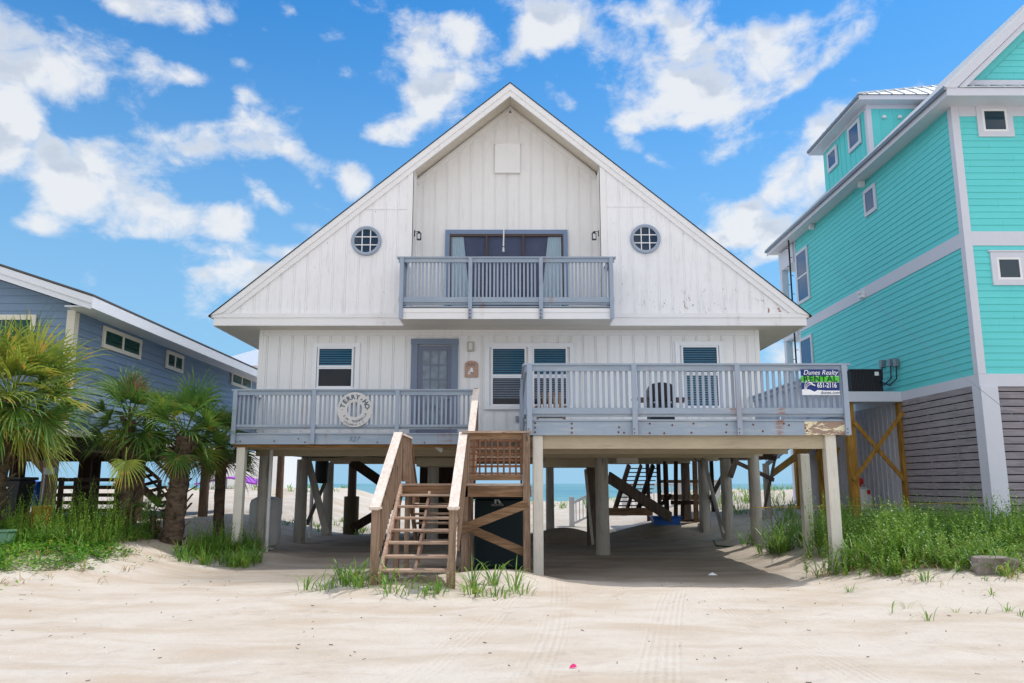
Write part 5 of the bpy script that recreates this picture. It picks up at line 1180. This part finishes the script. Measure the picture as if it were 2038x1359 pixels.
# rock, pink scrap, shells and twigs
def rock(x, y, sx, sy, sz, lab, rot=.2):
    bm_ = bmesh.new(); bmesh.ops.create_cube(bm_, size=1); bmesh.ops.subdivide_edges(bm_, edges=bm_.edges, cuts=4, use_grid_fill=True); g0 = H(x, y)
    for v in bm_.verts:
        v.co *= 1 + .28 * noise.noise(v.co * 2.3 + Vector((x, y, 0))); v.co += Vector((1, 1, 1)) * .07 * noise.noise(v.co * 6); c_, s_ = math.cos(rot), math.sin(rot)
        X, Y_, Z = v.co.x * sx, v.co.y * sy, v.co.z * sz; v.co = Vector((X * c_ - Y_ * s_, X * s_ + Y_ * c_, Z + sz * .25))
    me = bpy.data.meshes.new('rock'); bm_.to_mesh(me); bm_.free(); me.materials.append(m_rock); o = bpy.data.objects.new('rock', me); o.location = (x, y, g0); C.objects.link(o); tag(o, lab, 'rock', 'concrete rocks')
rk = P(1975, 1133, 13.2); rock(rk.x, rk.y, .58, .42, .30, 'grey broken concrete block at the right grass edge', -.12)
rk = P(1555, 1073, 19.0); rock(rk.x, rk.y, .42, .3, .2, 'small grey stone beside the clad pile on the bank', .3)
d_ = ray(1140, 1325); k = (H(.5, 7) - HC) / d_.z; px_, py_ = d_.x * k, d_.y * k; g0 = H(px_, py_)
tag(MB().add([(px_ - .03, py_ - .02, g0 + .006), (px_ + .035, py_ - .01, g0 + .012), (px_ + .03, py_ + .03, g0 + .025), (px_ - .02, py_ + .02, g0 + .02), (px_ + .005, py_ + .0, g0 + .04)], [(0, 1, 4), (1, 2, 4), (2, 3, 4), (3, 0, 4)]).build('plastic_scrap', plain('pink_plastic', srgb(235, 60, 130), .4)), 'pink plastic scrap lying on the open sand', 'litter')
d_ = ray(1418, 1145); k = (-.22 - HC) / d_.z; px_, py_ = d_.x * k, d_.y * k; g0 = H(px_, py_)
tag(MB().add([(px_ - .1, py_ - .04, g0 + .01), (px_ + .1, py_ - .02, g0 + .01), (px_ + .06, py_ + .06, g0 + .02), (px_ - .05, py_ + .05, g0 + .03), (px_, py_, g0 + .06)], [(0, 1, 4), (1, 2, 4), (2, 3, 4), (3, 0, 4)]).build('paper_scrap', m_signw), 'crumpled white paper on the shaded driveway sand', 'litter')
tag(MB().tube([P(1420, 1076, 22.6), P(1425, 1086, 22.0), P(1450, 1088, 21.8), P(1480, 1084, 22), P(1495, 1070, 23)], .02, 6).build('garden_hose', plain('green_hose', srgb(50, 70, 50), .6), None, smooth=True), 'dark green hose lying by the clad pile', 'hose')
tag(MB().tube([P(1700, 1012, 19.5) + Vector((0, 0, 0)), P(1500, 1010, 20.85)] , .006, 4).tube([P(1500, 1010, 20.85), P(1950, 1000, 20.3)], .006, 4).build('yellow_string', plain('yellow_string', srgb(200, 160, 60), .8)), 'yellow string stretched between the clad pile and the teal corner pillar', 'string')

# ================================================================ vegetation
rnd = random.Random(11)
G1 = leafmat('grass_green', srgb(128, 168, 66), srgb(84, 130, 54), srgb(180, 160, 80), .5, 2.5)
G2 = leafmat('weed_green', srgb(140, 172, 66), srgb(92, 136, 50), srgb(160, 150, 60), .35, 4)
G3 = leafmat('vine_green', srgb(116, 170, 54), srgb(76, 130, 42), srgb(170, 170, 60), .6, 2)
PG = [leafmat('palm_green', srgb(112, 146, 62), srgb(72, 112, 52), srgb(190, 160, 80), .3, 1.6, .4),
      leafmat('palm_yellow_green', srgb(172, 178, 72), srgb(108, 138, 56), srgb(214, 174, 84), .8, 1.8, .4)]
PD = leafmat('dead_frond', srgb(150, 116, 84), srgb(98, 72, 54), srgb(190, 160, 120), .5, 3, .15)
m_trunkp, t_, b_ = newmat('palm_trunk')
n = NOI(t_, (5, 5, 12), 1, 5, .7); L(t_, MIX(t_, RAMP(t_, n, .35, .7), srgb(112, 94, 76), srgb(58, 48, 42)), b_.inputs['Base Color']); b_.inputs['Roughness'].default_value = .95; bump(t_, b_, n, .8, .03)

def blade(mb, x, y, z, h, lean, az_, w=.012, seg=5, droop=.75):
    dx, dy = math.cos(az_), math.sin(az_); px_, py_ = -dy, dx; k = len(mb.v)
    tw = rnd.uniform(-.5, .5)
    for i in range(seg + 1):
        t = i / seg; out = lean * h * (t ** 1.6); up = h * (t - droop * lean * t ** 3 * .9); ww = w * (1 - t) ** .7 * (.6 + .8 * min(t * 3, 1))
        a = tw * t; qx, qy = px_ * math.cos(a) - dx * math.sin(a), py_ * math.cos(a) - dy * math.sin(a)
        c = Vector((x + dx * out, y + dy * out, z + up))
        if i < seg: mb.v += [c - Vector((qx, qy, 0)) * ww, c + Vector((qx, qy, 0)) * ww]
        else: mb.v.append(c)
    for i in range(seg - 1): mb.f.append((k + 2 * i, k + 2 * i + 1, k + 2 * i + 3, k + 2 * i + 2))
    mb.f.append((k + 2 * seg - 2, k + 2 * seg - 1, k + 2 * seg))
def tuft(mb, x, y, n, h0, h1, w=.012, spread=.12, lean=(.2, 1.1)):
    for _ in range(n):
        a = rnd.uniform(0, 2 * PI); r = rnd.uniform(0, spread); bx_, by_ = x + math.cos(a) * r, y + math.sin(a) * r
        blade(mb, bx_, by_, H(bx_, by_) - .02, rnd.uniform(h0, h1), rnd.uniform(*lean), a + rnd.uniform(-.8, .8), w * rnd.uniform(.7, 1.3))
def weed(mb, x, y, h, leaves=26, ls=.03):
    z = H(x, y) - .02; a = rnd.uniform(0, 2 * PI); ln = rnd.uniform(0, .35)
    top = Vector((x + math.cos(a) * ln * h, y + math.sin(a) * ln * h, z + h)); base = Vector((x, y, z))
    blade(mb, x, y, z, h, ln, a, .006, 3, 0)
    for i in range(leaves):
        t = .15 + .85 * (i / leaves); p = base.lerp(top, t); p.x = x + (top.x - x) * t ** 1.6; p.y = y + (top.y - y) * t ** 1.6
        az_ = i * 2.4 + rnd.uniform(-.4, .4); el_ = rnd.uniform(.1, .9); l = ls * rnd.uniform(.7, 1.5) * (1.3 - .6 * t)
        d = Vector((math.cos(az_) * math.cos(el_), math.sin(az_) * math.cos(el_), math.sin(el_))); s = d.cross(Vector((0, 0, 1))).normalized() * l * .28
        k = len(mb.v); mb.v += [p, p + d * l * .5 + s, p + d * l, p + d * l * .5 - s]; mb.f.append((k, k + 1, k + 2, k + 3))
def scatter(n, x0, x1, y0, y1, dens):
    out = []
    while len(out) < n:
        x, y = rnd.uniform(x0, x1), rnd.uniform(y0, y1)
        if rnd.random() < dens(x, y): out.append((x, y))
    return out
# right bank
def dr_(x, y):
    e = 5.0 + .9 * sm(13.4, 15, y) * 0; lo = 12.9 + .55 * fb(x, 0, 1.3, 7) + (1.2 if x < 6.2 else 0) + .5 * sm(9, 12, x)
    if y < lo or x < 5.5 + .7 * fb(0, y, 1.5, 3) + (1.1 if 16.2 < y < 18.2 else .4 if y > 18 else 0): return 0
    v = .30 + 1.6 * fb(x, y, .8, 2) + .5 * sm(14, 17, y) * sm(6, 7.5, x)
    return max(.0, min(1, v)) * (1 - .55 * sm(9.2, 11.2, x)) * (1 if y < 20 else .5) * (0 if 20.1 < y and x > 11.7 else 1)
mg, mw = MB(), MB()
for x, y in scatter(620, 4.9, 12.4, 12.7, 22.5, dr_): tuft(mg, x, y, 8, .22, (.45 + .6 * sm(12.8, 15.2, y)) * (1 + .5 * fb(x, y, 1, 1)), .013, .1, (.3, 1.3))
for x, y in scatter(1600, 5.2, 12.3, 13.3, 19.5, lambda x, y: dr_(x, y) * (1 if x > 6 else .5)): weed(mw, x, y, rnd.uniform(.35, .95) * (.42 + .58 * sm(12.9, 15.2, y)) * .88 * (1 + .85 * fb(x, y, 1.1, 9)) + .04, 34, .055)
for x, y in scatter(40, 12.0, 14.5, 13.5, 19.8, lambda x, y: .9 if y < 20.0 else 0): tuft(mg, x, y, 9, .3, .9, .011, .12)
tag(mg.build('tall_grass', G1, smooth='leaf'), 'arching green grass covering the bank before the turquoise house', 'grass', kind='stuff')
tag(mw.build('leafy_weeds', G2, smooth='leaf'), 'bushy small leaved weeds among the grass on the right bank', 'weeds', kind='stuff')
# left bank
mg, mw, mv = MB(), MB(), MB()
dl = lambda x, y: max(0, min(1, .7 + .7 * fb(x, y, .8, 4))) if not (-8.3 < x < -7.1 and y < 19) else 0
for x, y in scatter(330, -11.4, -7.7, 15.9, 19.0, dl): tuft(mg, x, y, 8, .2, .6, .011, .1)
for x, y in scatter(560, -11.2, -8.0, 16.0, 19.6, dl): weed(mw, x, y, rnd.uniform(.3, .95) * (1 + .7 * fb(x, y, .8, 9)), 34, .045)
for x, y in scatter(170, -7.3, -5.6, 17.3, 20.3, lambda x, y: 1 if x < -5.9 - .1 * (y - 17) or y < 18.5 else .1): tuft(mg, x, y, 9, .2, .6, .012, .12)
for x, y in scatter(120, -7.4, -6.2, 18.2, 20.5, lambda x, y: 1): weed(mw, x, y, rnd.uniform(.3, .8), 30, .045)
tag(mg.build('tall_grass', G1, smooth='leaf'), 'wispy green grass around the palms beside the left deck', 'grass', kind='stuff')
tag(mw.build('leafy_weeds', G2, smooth='leaf'), 'upright leafy weeds in front of the slat fence', 'weeds', kind='stuff')
def dv(x, y):
    edge = -7.3 - (16.6 - y) * .43 + .9 * fb(x, y, .7, 6) + .5 * fb(x, y, .2, 2)
    return (1 if x < edge - .5 else .35) if x < edge else .004
for x, y in scatter(24000, -12.5, -7.0, 11.6, 16.9, dv):
    z = H(x, y) + rnd.uniform(.01, .11); a = rnd.uniform(0, 2 * PI); l = rnd.uniform(.045, .085); d = Vector((math.cos(a), math.sin(a), rnd.uniform(-.1, .6))).normalized(); s = Vector((-d.y, d.x, rnd.uniform(-.2, .2))) * l * .42
    p = Vector((x, y, z)); k = len(mv.v); mv.v += [p, p + d * l * .5 + s, p + d * l, p + d * l * .5 - s]; mv.f.append((k, k + 1, k + 2, k + 3))
for x, y in scatter(150, -12.5, -7.4, 12.6, 16.9, dv): tuft(mv, x, y, 5, .1, .35, .009, .08)
tag(mv.build('ground_vines', G3, smooth='leaf'), 'low bright green vines creeping over the sand at left', 'ground cover', kind='stuff')
# tufts by the stairs
def plant(name, pts, lab, cat='plant', grp=None, mat=G1):
    mb = MB()
    for (x, y, n_, h0, h1, sp) in pts: tuft(mb, x, y, n_, h0, h1, .0115 if cat == 'plant' else .006, sp, (.3, 1.3))
    o = mb.build(name, mat, smooth='leaf'); tag(o, lab, cat, grp); return o
GP = 'grass clumps by the stairs'
plant('grass_clump', [(-2.55, 12.85, 34, .3, .75, .18), (-2.85, 12.6, 18, .15, .45, .2), (-2.3, 12.6, 30, .25, .7, .22), (-3.2, 12.9, 14, .3, .6, .2)], 'arching grass clump left of the bottom stair post', grp=GP)
plant('grass_clump', [(-1.75, 12.35, 30, .15, .5, .3), (-1.35, 12.3, 26, .15, .4, .25), (-1.1, 12.45, 20, .2, .5, .15), (-1.9, 12.7, 10, .4, .8, .1)], 'grass clump growing through the lowest stair tread', grp=GP)
plant('grass_clump', [(-.6, 12.5, 30, .15, .45, .25), (-.25, 12.4, 26, .12, .35, .3), (-.62, 12.9, 14, .4, .75, .1), (-.28, 13.2, 14, .35, .7, .1), (.05, 13.0, 16, .3, .75, .12), (.15, 12.6, 14, .15, .35, .2)], 'spreading grass clump right of the stairs', grp=GP)
for i, (px, py, n_, h) in enumerate(((1352, 1175, 9, .35), (1805, 1208, 6, .3), (1850, 1235, 8, .4), (1775, 1215, 4, .35), (1690, 1175, 14, .3), (1900, 1215, 4, .2), (1975, 1195, 8, .28), (2005, 1215, 8, .28), (1960, 1180, 6, .25), (2030, 1222, 6, .24), (1955, 1215, 5, .24))[1:]):
    d_ = ray(px, py); k = (H(6, 11) + .02 - HC) / d_.z; x, y = d_.x * k, d_.y * k
    lab = ['seedling', 'seedling'][0]
    plant('sand_seedling', [(x, y, n_, h * .5, h, .05)], 'sparse grass seedlings on the open sand at lower right', 'seedling', 'grass seedlings on the sand')
# dune grass
mg = MB()
for x, y in scatter(110, -16, 17, 38, 46, lambda x, y: .9 if fb(x, y, 4, 8) > .05 else .05): tuft(mg, x, y, 8, .2, .55, .016, .2)
for x, y in scatter(60, 8.5, 12, 26, 38, lambda x, y: .9): tuft(mg, x, y, 10, .3, .8, .014, .2)
for x, y in scatter(26, -8, -4.6, 28, 33, lambda x, y: .8): tuft(mg, x, y, 12, .15, .4, .014, .25)
tag(mg.build('dune_grass', G2, smooth='leaf'), kind='stuff')
mb = MB()
for x, y in scatter(230, 5.4, 12, 12.4, 17, lambda x, y: .8 if dr_(x, y + .3) > .1 else 0) + scatter(120, -12, -7, 13, 19, lambda x, y: .6) : tuft(mb, x, y, 4, .12, .4, .007, .16, (.7, 1.6))
tag(mb.build('dry_grass', leafmat('dry_straw', srgb(196, 172, 112), srgb(150, 122, 80), None), smooth='leaf'), kind='stuff')
# litter of twigs on the sand
mb = MB()
for _ in range(230):
    x, y = rnd.uniform(-9, 9), rnd.uniform(6.3, 15.2)
    if abs(x) > .7 * y: continue
    a = rnd.uniform(0, PI); l = rnd.uniform(.01, .05) * (2.2 if rnd.random() < .08 else 1); z = H(x, y) + .006
    mb.beam((x, y, z), (x + l * math.cos(a), y + l * math.sin(a) * .6, z + rnd.uniform(-.002, .012)), rnd.uniform(.003, .009), rnd.uniform(.003, .008))
tag(mb.build('sand_debris', plain('debris_brown', srgb(96, 78, 64), .9, var=.5)), kind='stuff')

mb = MB()
for _ in range(150):
    x, y = rnd.uniform(-8, 8), rnd.uniform(6.4, 15)
    if abs(x) > .7 * y: continue
    z = H(x, y); r = rnd.uniform(.004, .012); mb.add([(x - r, y, z + .004), (x, y - r, z + .004), (x + r, y, z + .006), (x, y + r, z + .005), (x, y, z + .012)], [(0, 1, 4), (1, 2, 4), (2, 3, 4), (3, 0, 4)])
tag(mb.build('shell_bits', plain('shell_white', srgb(236, 230, 222), .6)), kind='stuff')
# palms
def frond(mb, base, direc, L_, Rf, nl=30, droopf=1.0, fold=.5):
    """fan leaf: arched stalk and a fan of folded leaflets"""
    d = direc.normalized(); side = d.cross(Vector((0, 0, 1)));
    if side.length < .05: side = Vector((1, 0, 0))
    side.normalize(); pts = []; p = base.copy(); cur = d.copy()
    for i in range(6): pts.append(p.copy()); p = p + cur * L_ / 5; cur = (cur + Vector((0, 0, -.11 * droopf))).normalized()
    mb.tube(pts, .013, 4); hub = pts[-1]; d2 = cur; side = d2.cross(Vector((0, 0, 1))).normalized(); up = side.cross(d2).normalized(); ro = rnd.uniform(-.7, .7); side, up = side * math.cos(ro) + up * math.sin(ro), up * math.cos(ro) - side * math.sin(ro)
    for i in range(nl):
        u = (i + .5) / nl * 2 - 1; a = u * R(104) + rnd.uniform(-.05, .05); l = Rf * (1 - .34 * abs(u) ** 2) * rnd.uniform(.8, 1.1)
        dr = (d2 * math.cos(a) + side * math.sin(a) + up * (.62 * abs(math.sin(a)) + rnd.uniform(-.06, .06))).normalized()
        w = side * math.cos(a) - d2 * math.sin(a); w.normalize(); k = len(mb.v); q = hub.copy(); g = dr.copy(); seg = 5
        for j in range(seg + 1):
            t = j / seg; ww = .022 * Rf * (min(1, t * 3 + .25)) * (1 - t ** 2.2) + .001
            if j == seg: mb.v.append(q.copy())
            else:
                mb.v += [q - w * ww + up * .012 * 0, q + up * (-.35 * ww), q + w * ww]
            q = q + g * l / seg; g = (g + Vector((0, 0, -1)) * (.07 + .95 * droopf * t * t * rnd.uniform(.4, 1.5))).normalized()
        for j in range(seg - 1):
            o = k + 3 * j; mb.f += [(o, o + 1, o + 4, o + 3), (o + 1, o + 2, o + 5, o + 4)]
        o = k + 3 * (seg - 1); mb.f += [(o, o + 1, o + 3), (o + 1, o + 2, o + 3)]
def palm(name, px, pycrown, Y, trunk_px, r, nf, L_, Rf, lab, mats, seed, dead=4, boots=True, el_lo=-50, el_hi=80, trunk_bottom=None):
    global rnd
    rnd = random.Random(seed)
    cx, cz = xP(px, pycrown, Y), zP(pycrown, Y); bx = xP(trunk_px, 1040, Y); g = H(bx, Y)
    pr = thing(name, (bx, Y, g), lab, 'palm tree', 'cabbage palms beside the blue house')
    top = Vector((cx, Y, cz)); base = Vector((bx, Y, g - .2)); tb = MB(); n = 14; k = 14; vs = []
    for j in range(k + 1):
        t = j / k; c = base.lerp(top, t)
        for i in range(n):
            a = 2 * PI * i / n; rr = r * (1.1 - .25 * t) * (1 + .08 * math.sin(j * 2.4 + i * 1.3)); vs.append(c + Vector((math.cos(a) * rr, math.sin(a) * rr, 0)))
    tb.add(vs, [(j * n + i, j * n + (i + 1) % n, (j + 1) * n + (i + 1) % n, (j + 1) * n + i) for j in range(k) for i in range(n)])
    tb.build('trunk', m_trunkp, pr, smooth=True)
    if boots:
        bb = MB(); z = .25
        hh = (top - base).length
        nb = int(hh * 16)
        for i in range(nb):
            t = i / nb; c = base.lerp(top, t); a = i * 2.4; o = Vector((math.cos(a), math.sin(a), 0)); rr = r * (1.0 - .2 * t)
            bb.beam(c + o * rr * .7, c + o * (rr + rnd.uniform(.12, .24)) + Vector((0, 0, rnd.uniform(.16, .34))), .06, .025, up=o)
        bb.build('leaf_boots', m_trunkp, pr)
    mbs = [MB(), MB()]
    for i in range(nf):
        a = i * 2.399 + rnd.uniform(-.2, .2); e = R(el_lo + (el_hi - el_lo) * ((i + .5) / nf) ** .8 + rnd.uniform(-8, 8))
        d = Vector((math.cos(a) * math.cos(e), math.sin(a) * math.cos(e), math.sin(e))); s = rnd.uniform(.8, 1.12)
        frond(mbs[1 if rnd.random() < mats else 0], top + Vector((0, 0, rnd.uniform(-.15, .1))), d, L_ * s, Rf * s, 30, rnd.uniform(.7, 1.3))
    for q, m_ in zip(mbs, PG):
        if q.v: q.build('crown', m_, pr, smooth='leaf')
    if dead:
        q = MB()
        for i in range(dead):
            a = rnd.uniform(0, 2 * PI); d = Vector((math.cos(a) * .5, math.sin(a) * .5, -.75)); frond(q, top - Vector((0, 0, .15)), d, L_ * .6, Rf * .75, 18, 1.8)
        q.build('dead_fronds', PD, pr, smooth='leaf')
    return pr, top
palm('cabbage_palm', 22, 800, 16.2, -30, .2, 54, .9, 1.15, 'large yellowing palm at the far left before the blue house', .75, 3, 7)
pB, topB = palm('cabbage_palm', 258, 835, 18.9, 252, .16, 24, .62, .9, 'palm with a brown dead tuft on top behind the low hanging frond', .15, 5, 2)
q = MB()
for i in range(9): 
    a = rnd.uniform(0, 2 * PI); frond(q, topB + Vector((.05, 0, .45)), Vector((math.cos(a) * .18, math.sin(a) * .18, 1)), .25, .5, 8, .3)
q.build('dead_tuft', PD, pB, smooth='leaf')
frond_mb = MB(); rnd = random.Random(5)
frond(frond_mb, P(252, 890, 17.2), Vector((.05, -.1, -1)), .3, .72, 30, 1.2); o = frond_mb.build('hanging_frond', PG[1], pB, smooth='leaf')
palm('cabbage_palm', 368, 868, 19.0, 343, .23, 27, .72, .95, 'thick booted palm nearest the left deck with deep green fans', .08, 9, 3)
palm('cabbage_palm', 440, 880, 21.0, 437, .13, 28, .65, .8, 'slim palm half hidden behind the left deck corner', .0, 12, 4, boots=False)
palm('cabbage_palm', 305, 1025, 19.0, 305, .08, 9, .25, .42, 'dwarf dark palm sprouting low between the trunks', .0, 14, 2, boots=False, el_lo=0)
